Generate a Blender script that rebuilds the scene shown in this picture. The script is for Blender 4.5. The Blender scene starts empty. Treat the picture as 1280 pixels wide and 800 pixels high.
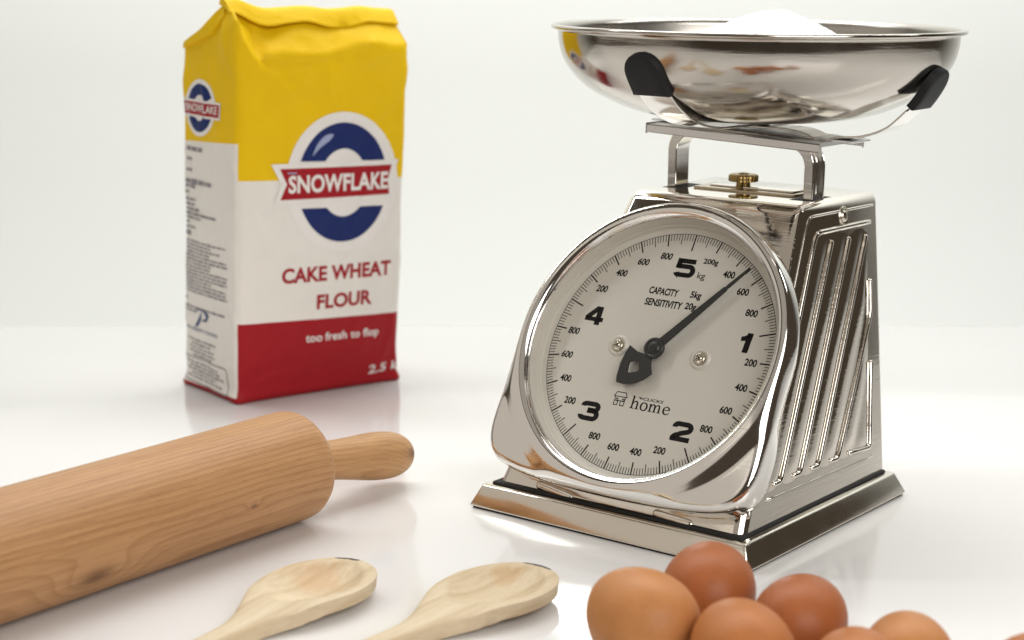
import bpy, bmesh, math, random
from math import sin, cos, pi, radians, sqrt, hypot, atan2, exp
from mathutils import Vector, Matrix, noise
random.seed(7)
CM = 0.01                      # everything below is measured in centimetres
sc = bpy.context.scene
COL = sc.collection

# ------------------------------------------------------------------ camera
cam_d = bpy.data.cameras.new('camera'); cam = bpy.data.objects.new('camera', cam_d); COL.objects.link(cam)
sc.camera = cam
CAMP = Vector((-10.545, -100.639, 30.901))*CM
PITCH, ROLL = 0.1989, 0.0114
cam.matrix_world = Matrix.Translation(CAMP) @ Matrix.Rotation(pi/2-PITCH, 4, 'X') @ Matrix.Rotation(ROLL, 4, 'Z')
cam_d.sensor_width = 36.0; cam_d.lens = 2250.2/1280*36
cam_d.clip_start = 0.05; cam_d.clip_end = 60
cam_d.dof.use_dof = True; cam_d.dof.focus_distance = 0.985; cam_d.dof.aperture_fstop = 7.6
cam_d.dof.aperture_blades = 7

# ------------------------------------------------------------------ room tone, lamps, exposure
w = bpy.data.worlds.new('World'); sc.world = w; w.use_nodes = True
bg = w.node_tree.nodes['Background']; bg.inputs[0].default_value = (0.060, 0.047, 0.034, 1); bg.inputs[1].default_value = 1.0
sc.view_settings.view_transform = 'Standard'; sc.view_settings.look = 'None'
sc.view_settings.exposure = 0.0; sc.view_settings.gamma = 1.0

def area(name, loc, target, sx, sy, watts, color=(1,1,1)):
    d = bpy.data.lights.new(name, 'AREA'); d.shape = 'RECTANGLE'; d.size = sx*CM; d.size_y = sy*CM
    d.energy = watts; d.color = color
    o = bpy.data.objects.new(name, d); COL.objects.link(o)
    o.location = Vector(loc)*CM
    o.rotation_euler = (Vector(target)-Vector(loc)).to_track_quat('-Z', 'Y').to_euler()
    return o
area('overhead_softbox', (-6, 50, 128), (6, -8, 0), 110, 85, 7.6, (1, .99, .985))
area('ceiling_bounce', (-40, -90, 175), (-10, 0, 0), 260, 200, 4.8, (1, .93, .83))
area('wall_bounce', (-230, -60, 82), (0, -10, 20), 320, 190, 9.4, (1, .92, .82))
area('front_fill', (75, -175, 110), (-10, 10, 8), 150, 120, 29.0, (1, .985, .965))  # added unseen fill that brightens the front of the flour bag
area('backdrop_lamp', (-10, 62, 185), (-10, 150, 45), 480, 30, 64.0, (.965, 1, .985))

# ------------------------------------------------------------------ helpers
def new_obj(name, verts, faces, mat=None, parent=None, smooth=True, mats=None, fmats=None):
    me = bpy.data.meshes.new(name)
    me.from_pydata([(v[0]*CM, v[1]*CM, v[2]*CM) for v in verts], [], faces)
    if mats:
        for m in mats: me.materials.append(m)
        me.polygons.foreach_set('material_index', fmats)
    elif mat: me.materials.append(mat)
    if smooth: me.polygons.foreach_set('use_smooth', [True]*len(me.polygons))
    me.validate(); me.update()
    o = bpy.data.objects.new(name, me); COL.objects.link(o)
    if parent: o.parent = parent
    return o
def bm_obj(name, bm, mat=None, parent=None, smooth=True, angle=None):
    me = bpy.data.meshes.new(name)
    bmesh.ops.recalc_face_normals(bm, faces=bm.faces)
    for v in bm.verts: v.co *= CM
    bm.to_mesh(me); bm.free()
    if mat: me.materials.append(mat)
    if smooth:
        me.polygons.foreach_set('use_smooth', [True]*len(me.polygons))
        if angle: me.set_sharp_from_angle(angle=radians(angle))
    o = bpy.data.objects.new(name, me); COL.objects.link(o)
    if parent: o.parent = parent
    return o
def sharp(o, a=35): o.data.set_sharp_from_angle(angle=radians(a)); return o
def empty(name, loc=(0,0,0), rz=0):
    o = bpy.data.objects.new(name, None); COL.objects.link(o)
    o.location = Vector(loc)*CM; o.rotation_euler = (0,0,rz); o.empty_display_size = .02
    return o
def tag(o, label=None, cat=None, group=None, kind=None):
    if label: o['label'] = label
    if cat: o['category'] = cat
    if group: o['group'] = group
    if kind: o['kind'] = kind
    return o
def lathe(profile, n=96, axis='z', close=False):
    """profile of (r, h); poles where r==0"""
    V, F, rings = [], [], []
    for r, h in profile:
        if r < 1e-6: rings.append([len(V)]); V.append((0,0,h))
        else:
            rings.append(list(range(len(V), len(V)+n)))
            for k in range(n): a = 2*pi*k/n; V.append((r*cos(a), r*sin(a), h))
    for A, B in zip(rings, rings[1:]):
        for k in range(n):
            a0, a1 = A[k % len(A)], A[(k+1) % len(A)]; b0, b1 = B[k % len(B)], B[(k+1) % len(B)]
            if len(A) == 1 and len(B) == 1: continue
            if len(A) == 1: F.append((a0, b1, b0))
            elif len(B) == 1: F.append((a0, a1, b0))
            else: F.append((a0, a1, b1, b0))
    if axis == 'x': V = [(z, x, y) for x, y, z in V]
    return V, F
def smooth_profile(pts, k=6):
    out = []
    n = len(pts)
    for i in range(n-1):
        p0, p1, p2, p3 = pts[max(i-1,0)], pts[i], pts[i+1], pts[min(i+2,n-1)]
        for j in range(k):
            t = j/k
            f = lambda a,b,c,d: .5*((2*b)+(-a+c)*t+(2*a-5*b+4*c-d)*t*t+(-a+3*b-3*c+d)*t**3)
            out.append(tuple(f(a,b,c,d) for a,b,c,d in zip(p0,p1,p2,p3)))
    out.append(tuple(pts[-1])); return out
def tube(path, r, n=10, flat=1.0, up=None):
    """round rod along a path with closed, rounded ends"""
    P = [Vector(p) for p in path]
    V, F = [], []
    m = len(P); rings = []
    for i in range(m):
        t = (P[min(i+1,m-1)]-P[max(i-1,0)]).normalized()
        u = (up or Vector((0,0,1))); s = t.cross(u)
        if s.length < 1e-4: s = t.cross(Vector((0,1,0)))
        s.normalize(); b = s.cross(t)
        rings.append((P[i], s, b, t))
    full = []
    p, s, b, t = rings[0]
    for f, d in ((.25,.9),(.7,.55)): full.append((p-t*r*d*.9, s, b, r*f))
    for p, s, b, t in rings: full.append((p, s, b, r))
    p, s, b, t = rings[-1]
    for f, d in ((.7,.55),(.25,.9)): full.append((p+t*r*d*.9, s, b, r*f))
    for p, s, b, rr in full:
        for k in range(n):
            a = 2*pi*k/n; V.append(p+s*rr*cos(a)+b*rr*flat*sin(a))
    for i in range(len(full)-1):
        for k in range(n): F.append((i*n+k, i*n+(k+1)%n, (i+1)*n+(k+1)%n, (i+1)*n+k))
    F.append(tuple(range(n))[::-1]); F.append(tuple((len(full)-1)*n+k for k in range(n)))
    return V, F
def sweep(path, section, ups):
    """sweep a closed 2-D section (a along side, b along up) along a path"""
    P = [Vector(p) for p in path]; V, F = [], []; m = len(P); n = len(section)
    for i in range(m):
        t = (P[min(i+1,m-1)]-P[max(i-1,0)]).normalized(); u = Vector(ups[i] if isinstance(ups, list) else ups)
        s = u.normalized(); b = t.cross(s).normalized()
        for a, c in section: V.append(P[i]+s*a+b*c)
    for i in range(m-1):
        for k in range(n): F.append((i*n+k, i*n+(k+1)%n, (i+1)*n+(k+1)%n, (i+1)*n+k))
    F.append(tuple(range(n))[::-1]); F.append(tuple((m-1)*n+k for k in range(n)))
    return V, F
def bev_box(pts8, edge, seg=3, sel=None):
    bm = bmesh.new(); vs = [bm.verts.new(p) for p in pts8]
    for f in ((0,3,2,1),(4,5,6,7),(0,1,5,4),(1,2,6,5),(2,3,7,6),(3,0,4,7)): bm.faces.new([vs[i] for i in f])
    bm.edges.ensure_lookup_table()
    es = [e for e in bm.edges if (sel is None or sel(e))]
    bmesh.ops.bevel(bm, geom=es, offset=edge, segments=seg, profile=.5, affect='EDGES', clamp_overlap=True)
    return bm
def box8(x0,x1,y0,y1,z0,z1): return [(x0,y0,z0),(x1,y0,z0),(x1,y1,z0),(x0,y1,z0),(x0,y0,z1),(x1,y0,z1),(x1,y1,z1),(x0,y1,z1)]

# ------------------------------------------------------------------ materials
def mat(name, base=(.8,.8,.8), rough=.5, metal=0.0, spec=.5, coat=0.0, **kw):
    m = bpy.data.materials.new(name); m.use_nodes = True
    b = m.node_tree.nodes['Principled BSDF']
    b.inputs['Base Color'].default_value = (*base, 1); b.inputs['Roughness'].default_value = rough
    b.inputs['Metallic'].default_value = metal; b.inputs['Specular IOR Level'].default_value = spec
    b.inputs['Coat Weight'].default_value = coat
    for k, v in kw.items(): b.inputs[k].default_value = v
    return m
def N(m, t, **kw):
    n = m.node_tree.nodes.new(t)
    for k, v in kw.items(): setattr(n, k, v)
    return n
def L(m, a, b): m.node_tree.links.new(a, b)
def ramp(m, fac, stops, interp='LINEAR'):
    r = N(m, 'ShaderNodeValToRGB'); r.color_ramp.interpolation = interp
    e = r.color_ramp.elements
    while len(e) < len(stops): e.new(.5)
    for i, (p, c) in enumerate(stops):
        e[i].position = p; e[i].color = (*c, 1) if len(c) == 3 else c
    L(m, fac, r.inputs[0]); return r.outputs[0]
def objco(m, scale=(1,1,1), loc=(0,0,0)):
    t = N(m, 'ShaderNodeTexCoord'); mp = N(m, 'ShaderNodeMapping'); mp.inputs['Scale'].default_value = scale; mp.inputs['Location'].default_value = loc
    L(m, t.outputs['Object'], mp.inputs[0]); return mp.outputs[0]
def noise_n(m, vec, scale, detail=3, rough=.55, dist=0):
    n = N(m, 'ShaderNodeTexNoise'); n.inputs['Scale'].default_value = scale; n.inputs['Detail'].default_value = detail
    n.inputs['Roughness'].default_value = rough; n.inputs['Distortion'].default_value = dist
    L(m, vec, n.inputs['Vector']); return n.outputs['Fac']
def bump(m, h, strength, dist=.001, prev=None):
    b = N(m, 'ShaderNodeBump'); b.inputs['Strength'].default_value = strength; b.inputs['Distance'].default_value = dist
    L(m, h, b.inputs['Height'])
    if prev: L(m, prev, b.inputs['Normal'])
    return b.outputs[0]
def math_n(m, op, a, b=None, c=None):
    n = N(m, 'ShaderNodeMath', operation=op)
    for i, x in enumerate((a, b, c)):
        if x is None: continue
        if isinstance(x, (int, float)): n.inputs[i].default_value = x
        else: L(m, x, n.inputs[i])
    return n.outputs[0]
def mixc(m, fac, a, b, mode='MIX'):
    n = N(m, 'ShaderNodeMix', data_type='RGBA', blend_type=mode)
    for i, x in ((0, fac), (6, a), (7, b)):
        if isinstance(x, (int, float)): n.inputs[i].default_value = x
        elif isinstance(x, tuple): n.inputs[i].default_value = (*x, 1)
        else: L(m, x, n.inputs[i])
    return n.outputs[2]
def P(m): return m.node_tree.nodes['Principled BSDF']

def steel(name, base, rough, wav=.25, brush=None, smudge=.06):
    m = mat(name, base, rough, 1.0)
    v = objco(m)
    n1 = noise_n(m, v, 22, 2, .4)
    nrm = bump(m, n1, wav, .0012)
    if brush:
        vb = objco(m, brush); nb = noise_n(m, vb, 60, 4, .6); nrm = bump(m, nb, .10, .0004, nrm)
    L(m, nrm, P(m).inputs['Normal'])
    sc_ = noise_n(m, objco(m, (14, 14, 900)), 1.0, 2, .5); nrm = bump(m, ramp(m, sc_, [(.60,(0,0,0)),(.72,(1,1,1))]), .05, .0003, nrm)
    L(m, nrm, P(m).inputs['Normal'])
    sm = noise_n(m, v, 38, 5, .65)
    mr = N(m, 'ShaderNodeMapRange'); mr.inputs[1].default_value = .35; mr.inputs[2].default_value = .75
    mr.inputs[3].default_value = rough; mr.inputs[4].default_value = rough+smudge
    L(m, sm, mr.inputs[0]); L(m, mr.outputs[0], P(m).inputs['Roughness'])
    return m
CHROME = steel('chrome', (.84,.82,.79), .07, .05, None, .05)
PANEL = steel('polished_steel', (.78,.73,.66), .04, .10, (1,1,8), .05)
BASEST = steel('base_steel', (.78,.73,.65), .12, .10, (1,12,12), .08)
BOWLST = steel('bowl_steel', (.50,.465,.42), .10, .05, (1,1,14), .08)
ZINC = steel('galvanised_steel', (.80,.79,.78), .30, .4, None, .2)
ARMST = steel('arm_steel', (.80,.78,.75), .10, .08, None, .06)
RUBBER = mat('black_rubber', (.012,.012,.013), .6, 0, .25)
m = RUBBER; L(m, bump(m, noise_n(m, objco(m), 160, 4), .15, .0006), P(m).inputs['Normal'])
BLACK = mat('black_print', (.012,.011,.011), .8, 0, .1)
NEEDLE = mat('black_plastic', (.02,.019,.018), .38, 0, .45)
m = NEEDLE; L(m, bump(m, noise_n(m, objco(m), 300, 3), .12, .0004), P(m).inputs['Normal'])
SLOT = mat('dark_slot', (.01,.009,.008), .7)
BRASS = mat('brass', (.50,.35,.13), .30, 1.0)
m = BRASS; v = objco(m)
L(m, mixc(m, noise_n(m, v, 90, 4), (.55,.40,.16), (.20,.13,.05)), P(m).inputs['Base Color']); L(m, bump(m, noise_n(m, v, 140, 3), .2, .0006), P(m).inputs['Normal'])
BRASSY = mat('bronzed_strip', (.50,.43,.32), .25, 1.0)
DIAL = mat('dial_aluminium', (.52,.49,.435), .5, .25, .3)
m = DIAL; v = objco(m)
nd = noise_n(m, objco(m, (1,1,1)), 240, 3, .6)
L(m, bump(m, nd, .06, .0003), P(m).inputs['Normal'])
L(m, mixc(m, noise_n(m, v, 14, 4, .6), (.60,.562,.502), (.64,.605,.545)), P(m).inputs['Base Color'])
SCREW = steel('screw_steel', (.62,.56,.46), .22, .2, None, .1)

GLASS = bpy.data.materials.new('clear_glass'); GLASS.use_nodes = True
nt = GLASS.node_tree; nt.nodes.clear()
o_ = nt.nodes.new('ShaderNodeOutputMaterial'); tr = nt.nodes.new('ShaderNodeBsdfTransparent'); gl = nt.nodes.new('ShaderNodeBsdfGlossy'); mx = nt.nodes.new('ShaderNodeMixShader'); fr = nt.nodes.new('ShaderNodeFresnel')
tr.inputs[0].default_value = (.975,.98,.975,1); gl.inputs['Roughness'].default_value = .02; fr.inputs[0].default_value = 1.16
nt.links.new(fr.outputs[0], mx.inputs[0]); nt.links.new(tr.outputs[0], mx.inputs[1]); nt.links.new(gl.outputs[0], mx.inputs[2]); nt.links.new(mx.outputs[0], o_.inputs[0])

# table and backdrop
TABLE = mat('white_gloss_board', (.76,.742,.728), .09, 0, .36)
m = TABLE; v = objco(m)
L(m, mixc(m, noise_n(m, v, 3.0, 4, .6), (.745,.727,.713), (.77,.752,.738)), P(m).inputs['Base Color'])
mr = N(m, 'ShaderNodeMapRange'); mr.inputs[3].default_value = .06; mr.inputs[4].default_value = .16
L(m, noise_n(m, v, 9, 6, .65), mr.inputs[0]); L(m, mr.outputs[0], P(m).inputs['Roughness'])
L(m, bump(m, noise_n(m, v, 14, 2), .02, .001), P(m).inputs['Normal'])
DROP = mat('backdrop_paper', (.82,.825,.80), .9, 0, .1)
m = DROP; L(m, mixc(m, noise_n(m, objco(m), 1.2, 3), (.81,.815,.79), (.83,.835,.81)), P(m).inputs['Base Color'])

# paper
def paper(name, col, rough=.52):
    m = mat(name, col, rough, 0, .18)
    v = objco(m); n1 = noise_n(m, v, 30, 6, .66, 1.2); n2 = noise_n(m, objco(m, (1,1,.5)), 10, 3, .5, 1.6)
    d = tuple(c*.93 for c in col)
    L(m, mixc(m, noise_n(m, v, 60, 4), d, col), P(m).inputs['Base Color'])
    L(m, bump(m, n1, .34, .004, bump(m, n2, .34, .008)), P(m).inputs['Normal'])
    return m
YELLOW = paper('yellow_paper', (.80,.51,.002)); WHITEP = paper('white_paper', (.78,.74,.69)); REDP = paper('red_paper', (.33,.008,.014))
INKB = paper('blue_ink', (.010,.022,.12)); INKR = paper('red_ink', (.34,.009,.016)); INKW = paper('white_ink', (.80,.765,.73)); INKK = mat('grey_ink', (.24,.225,.235), .6)
INKG = mat('pale_blue_ink', (.30,.34,.52), .4)
INKN = mat('navy_ink', (.03,.06,.16), .5)

# wood
def wood(name, light, dark, mid, ring=70, rough=.5, knots=(), burn=None, fibre=1.0, stain=None):
    m = mat(name, mid, rough, 0, .3)
    v = objco(m)
    sep = N(m, 'ShaderNodeSeparateXYZ'); L(m, v, sep.inputs[0])
    warp = noise_n(m, objco(m, (3.2, 16, 16)), 1.0, 3, .5)
    warp2 = noise_n(m, objco(m, (1.4, 5, 5), (3,1,7)), 1.0, 2, .5)
    ph = math_n(m, 'ADD', math_n(m, 'MULTIPLY', sep.outputs[1], .75), math_n(m, 'MULTIPLY', sep.outputs[2], .66))
    ph = math_n(m, 'ADD', ph, math_n(m, 'MULTIPLY', warp, .012))
    ph = math_n(m, 'ADD', ph, math_n(m, 'MULTIPLY', warp2, .03))
    kfac = None
    for (kx, ky, kz, kr) in knots:
        sub = N(m, 'ShaderNodeVectorMath', operation='SUBTRACT'); L(m, v, sub.inputs[0]); sub.inputs[1].default_value = (kx*CM, ky*CM, kz*CM)
        ml = N(m, 'ShaderNodeVectorMath', operation='MULTIPLY'); L(m, sub.outputs[0], ml.inputs[0]); ml.inputs[1].default_value = (.42, 1, 1)
        ln = N(m, 'ShaderNodeVectorMath', operation='LENGTH'); L(m, ml.outputs[0], ln.inputs[0])
        d = math_n(m, 'DIVIDE', ln.outputs['Value'], kr*CM)
        g = math_n(m, 'POWER', 2.718, math_n(m, 'MULTIPLY', math_n(m, 'MULTIPLY', d, d), -.16))
        ph = math_n(m, 'ADD', ph, math_n(m, 'MULTIPLY', g, .010*kr/.55))
        core = math_n(m, 'POWER', 2.718, math_n(m, 'MULTIPLY', math_n(m, 'MULTIPLY', d, d), -1.3))
        kfac = core if kfac is None else math_n(m, 'MAXIMUM', kfac, core)
    wv = math_n(m, 'FRACT', math_n(m, 'MULTIPLY', ph, ring*10))
    tri = math_n(m, 'POWER', wv, 2.2)
    tri = math_n(m, 'MULTIPLY', tri, math_n(m, 'LESS_THAN', wv, 1.1))
    soft = math_n(m, 'SMOOTH_MIN', tri, math_n(m, 'MULTIPLY', math_n(m, 'SUBTRACT', 1.0, wv), 6.0), .15)
    fib = noise_n(m, objco(m, (18, 420, 420)), 1.0, 3, .6)
    pore = noise_n(m, objco(m, (120, 900, 900)), 1.0, 2, .5)
    big = noise_n(m, objco(m, (5, 30, 30)), 1.0, 3, .5)
    c = mixc(m, soft, light, mid)
    c = mixc(m, math_n(m, 'MULTIPLY', math_n(m, 'POWER', soft, 2.0), .55), c, dark)
    c = mixc(m, math_n(m, 'MULTIPLY', ramp(m, big, [(.35,(0,0,0)),(.7,(1,1,1))]), .45), c, mid)
    c = mixc(m, math_n(m, 'MULTIPLY', ramp(m, fib, [(.42,(0,0,0)),(.68,(1,1,1))]), .40*fibre), c, dark)
    c = mixc(m, math_n(m, 'MULTIPLY', ramp(m, pore, [(.58,(0,0,0)),(.72,(1,1,1))]), .30*fibre), c, dark)
    if kfac is not None:
        c = mixc(m, math_n(m, 'MULTIPLY', kfac, .85), c, (.09,.035,.016))
    if stain:      # scorched and toasted patches plus painted-in dish shading: centre, radius, colour
        for (sx, sy, sz, sr, col, st) in stain:
            sub = N(m, 'ShaderNodeVectorMath', operation='SUBTRACT'); L(m, v, sub.inputs[0]); sub.inputs[1].default_value = (sx*CM, sy*CM, sz*CM)
            ln = N(m, 'ShaderNodeVectorMath', operation='LENGTH'); L(m, sub.outputs[0], ln.inputs[0])
            d = math_n(m, 'DIVIDE', ln.outputs['Value'], sr*CM)
            d = math_n(m, 'ADD', d, math_n(m, 'MULTIPLY', math_n(m, 'SUBTRACT', noise_n(m, objco(m, (90,260,260)), 1.0, 5, .7), .5), 1.6))
            c = mixc(m, math_n(m, 'MULTIPLY', ramp(m, d, [(.35,(1,1,1)),(1.0,(0,0,0))]), st), c, col)
    L(m, c, P(m).inputs['Base Color'])
    L(m, bump(m, fib, .12*fibre, .0005), P(m).inputs['Normal'])
    return m

# ================================================================== THE SETTING
def slab(name, x0,x1,y0,y1,z0,z1, material, rz=0, edge=.3):
    o = bm_obj(name, bev_box(box8(x0,x1,y0,y1,z0,z1), edge, 2), material, None, True, 40)
    o.rotation_euler = (0,0,rz); return o
tb = slab('table', -120, 150, -68, 50.8, -3.0, 0.0, TABLE, radians(3.2), .25); tag(tb, kind='structure')
# paper sweep behind the table: wall curving into a floor
V, F = [], []
prof = [(-60,-75),(60,-75)] + [(60+90*sin(a), -75+90-90*cos(a)) for a in [pi/2*i/10 for i in range(1,11)]] + [(150,300)]
for x in (-330, 330):
    for y, z in prof: V.append((x, y, z))
n = len(prof); F = [(i, n+i, n+i+1, i+1) for i in range(n-1)]
bd = new_obj('backdrop', V, F, DROP); tag(bd, kind='structure')
so = bd.modifiers.new('thickness', 'SOLIDIFY'); so.thickness = .004; so.offset = 0

# ================================================================== KITCHEN SCALE
LEAN = 0.5262; cl, sl = cos(LEAN), sin(LEAN)
YAW = -0.6535
scale = empty('kitchen_scale', (0,0,0), YAW)
tag(scale, 'polished steel kitchen scale with round white faced dial, carrying the wide steel bowl', 'scale')
DC = Vector((0, -4.062, 9.545))
def D(u, v, w): return (DC[0]+u, DC[1]+v*sl-w*cl, DC[2]+v*cl+w*sl)
FM = Matrix(((1,0,0),(0,sl,-cl),(0,cl,sl)))

# base plate: skirted tray with sloping sides
hw, hd, ins, bh = 9.20, 9.25, .58, 1.41
bm = bev_box([(-hw,-hd,.12),(hw,-hd,.12),(hw,hd,.12),(-hw,hd,.12),(-hw+ins,-hd+ins,bh),(hw-ins,-hd+ins,bh),(hw-ins,hd-ins,bh),(-hw+ins,hd-ins,bh)], .14, 3)
base = bm_obj('base_plate', bm, BASEST, scale, True, 50)
# dark gasket foot under the skirt
foot = bm_obj('base_foot', bev_box(box8(-hw+.18,hw-.18,-hd+.18,hd-.18,0,.2), .03, 1), RUBBER, scale, True, 40)
# near-black block painting in the shaded gap between base and body
bm = bev_box([(-8.22,-8.36,bh+.01),(8.22,-8.36,bh+.01),(8.22,8.36,bh+.01),(-8.22,8.36,bh+.01),(-8.15,-8.28,bh+.16),(8.15,-8.28,bh+.16),(8.15,8.28,bh+.16),(-8.15,8.28,bh+.16)], .05, 2)
bm_obj('base_gap_shade', bm, SLOT, scale, True, 40)
# body
def front_y(z, w=-.62):                    # y of the leaning front plate at height z
    v = (z-DC[2]-w*sl)/cl
    return DC[1]+v*sl-w*cl
BZ0, BZ1 = 1.58, 17.62
xb, xt = 8.02, 5.66
yf0, yf1 = front_y(BZ0), front_y(BZ1)
yb0, yb1 = 8.75, 10.75
bm = bev_box([(-xb,yf0,BZ0),(xb,yf0,BZ0),(xb,yb0,BZ0),(-xb,yb0,BZ0),(-xt,yf1,BZ1),(xt,yf1,BZ1),(xt,yb1,BZ1),(-xt,yb1,BZ1)], .58, 6,
             lambda e: max(v.co.z for v in e.verts) > 5)
body = bm_obj('body', bm, PANEL, scale, True, 50)
sx = (xb-xt)/(BZ1-BZ0)
def side_pt(y, z, off=0, s=1): return Vector((s*(xb-(z-BZ0)*sx+off), y, z))
def round_path(pts, r=.5, k=4):
    P_ = [Vector(p) for p in pts]; out = [P_[0]]
    for a, b, c in zip(P_, P_[1:], P_[2:]):
        d1 = (a-b); d2 = (c-b); rr = min(r, d1.length*.45, d2.length*.45)
        p0 = b+d1.normalized()*rr; p1 = b+d2.normalized()*rr
        for i in range(k+1):
            t = i/k; out.append(p0*(1-t)**2+b*2*t*(1-t)+p1*t*t)
    out.append(P_[-1]); return out
def densify(P_, step=.8):
    out = []
    for a, b in zip(P_, P_[1:]):
        n_ = max(1, int((b-a).length/step))
        for i in range(n_): out.append(a+(b-a)*i/n_)
    out.append(P_[-1]); return out
RIBS = [[(-4.37,3.47),(-3.63,3.43),(4.36,15.35)], [(-2.23,3.47),(-1.47,3.40),(6.46,15.3)], [(-.18,3.44),(.58,3.37),(8.55,15.2)],
        [(2.04,3.38),(2.89,3.30),(8.30,10.7),(8.62,12.6)], [(4.27,3.34),(6.86,3.16),(7.85,7.96)]]
# the stamped side: shallow swells between the ribs, dying out towards the border
for s in (1, -1):
    V, F = [], []
    ny_, nz_ = 90, 70
    zlo, zhi = 3.0, 15.9
    for j in range(nz_+1):
        z = zlo+(zhi-zlo)*j/nz_
        ya = -5.3+(z-3.3)*(2.62+5.37)/12.72+.12; yb_ = 6.9+(z-3.2)*(9.15-6.9)/12.7
        for i in range(ny_+1):
            y = ya+(yb_-ya)*i/ny_
            p_ = y*.832-z*.554
            f_ = min(1, i/ny_*8, (1-i/ny_)*8, j/nz_*10, (1-j/nz_)*10); f_ = f_*f_*(3-2*f_)
            h_ = .062*(.5-.5*cos(2*pi*(p_+4.9)/1.79))*f_+.012*noise.noise(Vector((y*.35,z*.25,5)))*f_
            V.append(side_pt(y, z, h_+.012*f_-.004, s))
    for j in range(nz_):
        for i in range(ny_): a = j*(ny_+1)+i; F.append((a,a+1,a+ny_+2,a+ny_+1) if s > 0 else (a,a+ny_+1,a+ny_+2,a+1))
    new_obj('side_panel', V, F, PANEL, body)
for s in (1, -1):
    for pth in RIBS:
        P_ = densify(round_path([side_pt(y, z, .01, s) for y, z in pth], .35))
        V, F = tube(P_, .155, 10, 1.0, Vector((s,0,sx)))
        new_obj('rib', V, F, PANEL, body)
    P_ = densify(round_path([side_pt(y, z, 0, s) for y, z in [(-5.37,3.3),(2.62,16.02),(9.15,15.98)]], .6))
    V, F = tube(P_, .16, 10, 1.0, Vector((s,0,sx))); new_obj('panel_border', V, F, PANEL, body)
    P_ = densify([side_pt(-5.2,2.80,0,s), side_pt(7.1,2.62,0,s)])
    V, F = tube(P_, .08, 8, 1.0, Vector((s,0,sx))); new_obj('panel_crease', V, F, PANEL, body)
    P_ = densify(round_path([side_pt(y, z, 0, s) for y, z in [(-7.2,2.35),(1.95,16.98),(9.75,16.9)]], .5))
    V, F = tube(P_, .09, 8, 1.0, Vector((s,0,sx))); new_obj('panel_crease', V, F, PANEL, body)
    # side screw in its dimple
    V, F = lathe([(0,.16),(.2,.16),(.30,.12),(.36,.02),(.40,.0),(.46,.10),(.54,.08),(.60,-.05)], 28)
    q = Vector((s,0,sx)).to_track_quat('Z','Y').to_matrix(); c = side_pt(6.1,16.62,.0,s)
    new_obj('screw', [q@Vector(v)+c for v in V], F, SCREW, body)
# embossed slots in the front skirt under the dial
for u0, v0, u1, v1 in ((-5.19,-8.62,-2.96,-8.90),(2.66,-8.70,4.83,-8.86)):
    a = Vector(D(u0,v0,-.60)); b = Vector(D(u1,v1,-.60))
    V, F = tube(densify([a,b],.5), .24, 12, .55, Vector((0,-cl,sl)))
    new_obj('embossed_slot', V, F, PANEL, body)

# ---- dial housing: ring on top running out into a square shouldered skirt
half = [(0,8.62)]
outl = []
for i in range(0, 91, 3):
    a = radians(i); outl.append((8.62*sin(a), 8.62*cos(a)))
outl += [(8.62,-1.2),(8.63,-2.6),(8.66,-4.2),(8.68,-5.5),(8.66,-6.4),(8.52,-7.05),(8.2,-7.55),(7.75,-7.9),(7.1,-8.12),(6.0,-8.34),(4.5,-8.5),(3.0,-8.6),(1.5,-8.65),(0,-8.67)]
poly = outl + [(-x,y) for x, y in outl[-2:0:-1]]
def outline_r(th):
    d = Vector((sin(th), cos(th))); best = 0
    for (x0,y0),(x1,y1) in zip(poly, poly[1:]+poly[:1]):
        ex, ey = x1-x0, y1-y0; det = d.x*(-ey)-d.y*(-ex)
        if abs(det) < 1e-9: continue
        t = (x0*(-ey)-y0*(-ex))/det; s_ = (d.x*y0-d.y*x0)/det
        if t > 0 and -1e-6 <= s_ <= 1+1e-6: best = max(best, t)
    return best
NT = 192
ths = [2*pi*i/NT for i in range(NT)]
Ro = [outline_r(t) for t in ths]
for _ in range(2): Ro = [(Ro[i-1]+2*Ro[i]+Ro[(i+1)%NT])/4 for i in range(NT)]
ring = [(7.66,.95),(7.66,1.12),(7.70,1.27),(7.79,1.40),(7.92,1.49),(8.08,1.53),(8.24,1.50)]
V, F = [], []
cols = []
for th, R in zip(ths, Ro):
    e = R-8.2
    k = min(1, max(0, (e-.55)/1.2)); k = k*k*(3-2*k)
    pts = list(ring)
    for j in range(1, 29):
        s_ = j/28
        rc = 8.24+e*.98*sin(s_*pi/2)*1.0 if False else 8.24+(R-8.24)*(1-cos(s_*pi/2)**1.0)*0+ (R-8.24)*sin(s_*pi/2)
        wc = 1.50-1.0*(1-cos(s_*pi/2))                       # quarter round on the ring
        rd = 8.24+(R-8.24)*s_
        x = s_
        dd = (R-8.24)*x
        wd = 1.50-.30*(1-cos(min(1,dd/1.25)*pi))/2-.09*max(0,dd-.8)
        dr_ = (R-8.24)*(1-x)
        if dr_ < .5: wd -= .5*(1-sqrt(max(0,1-((.5-dr_)/.5)**2)))
        pts.append((rc*(1-k)+rd*k, wc*(1-k)+wd*k))
    wl = pts[-1][1]
    tp = 1-k
    pts += [(R+.005-.03*tp, wl-.25), (R+.01-.22*tp, min(wl-.3,-.05)), (R-.34*tp, -.4), (R-.05-.38*tp,-.6)]
    cols.append(pts)
M_ = len(cols[0])
for th, pts in zip(ths, cols):
    for r, w_ in pts: V.append(D(r*sin(th), r*cos(th), w_))
for i in range(NT):
    for j in range(M_-1):
        a, b = i*M_, ((i+1)%NT)*M_; F.append((a+j, a+j+1, b+j+1, b+j))
housing = new_obj('dial_housing', V, F, CHROME, scale)
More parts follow.
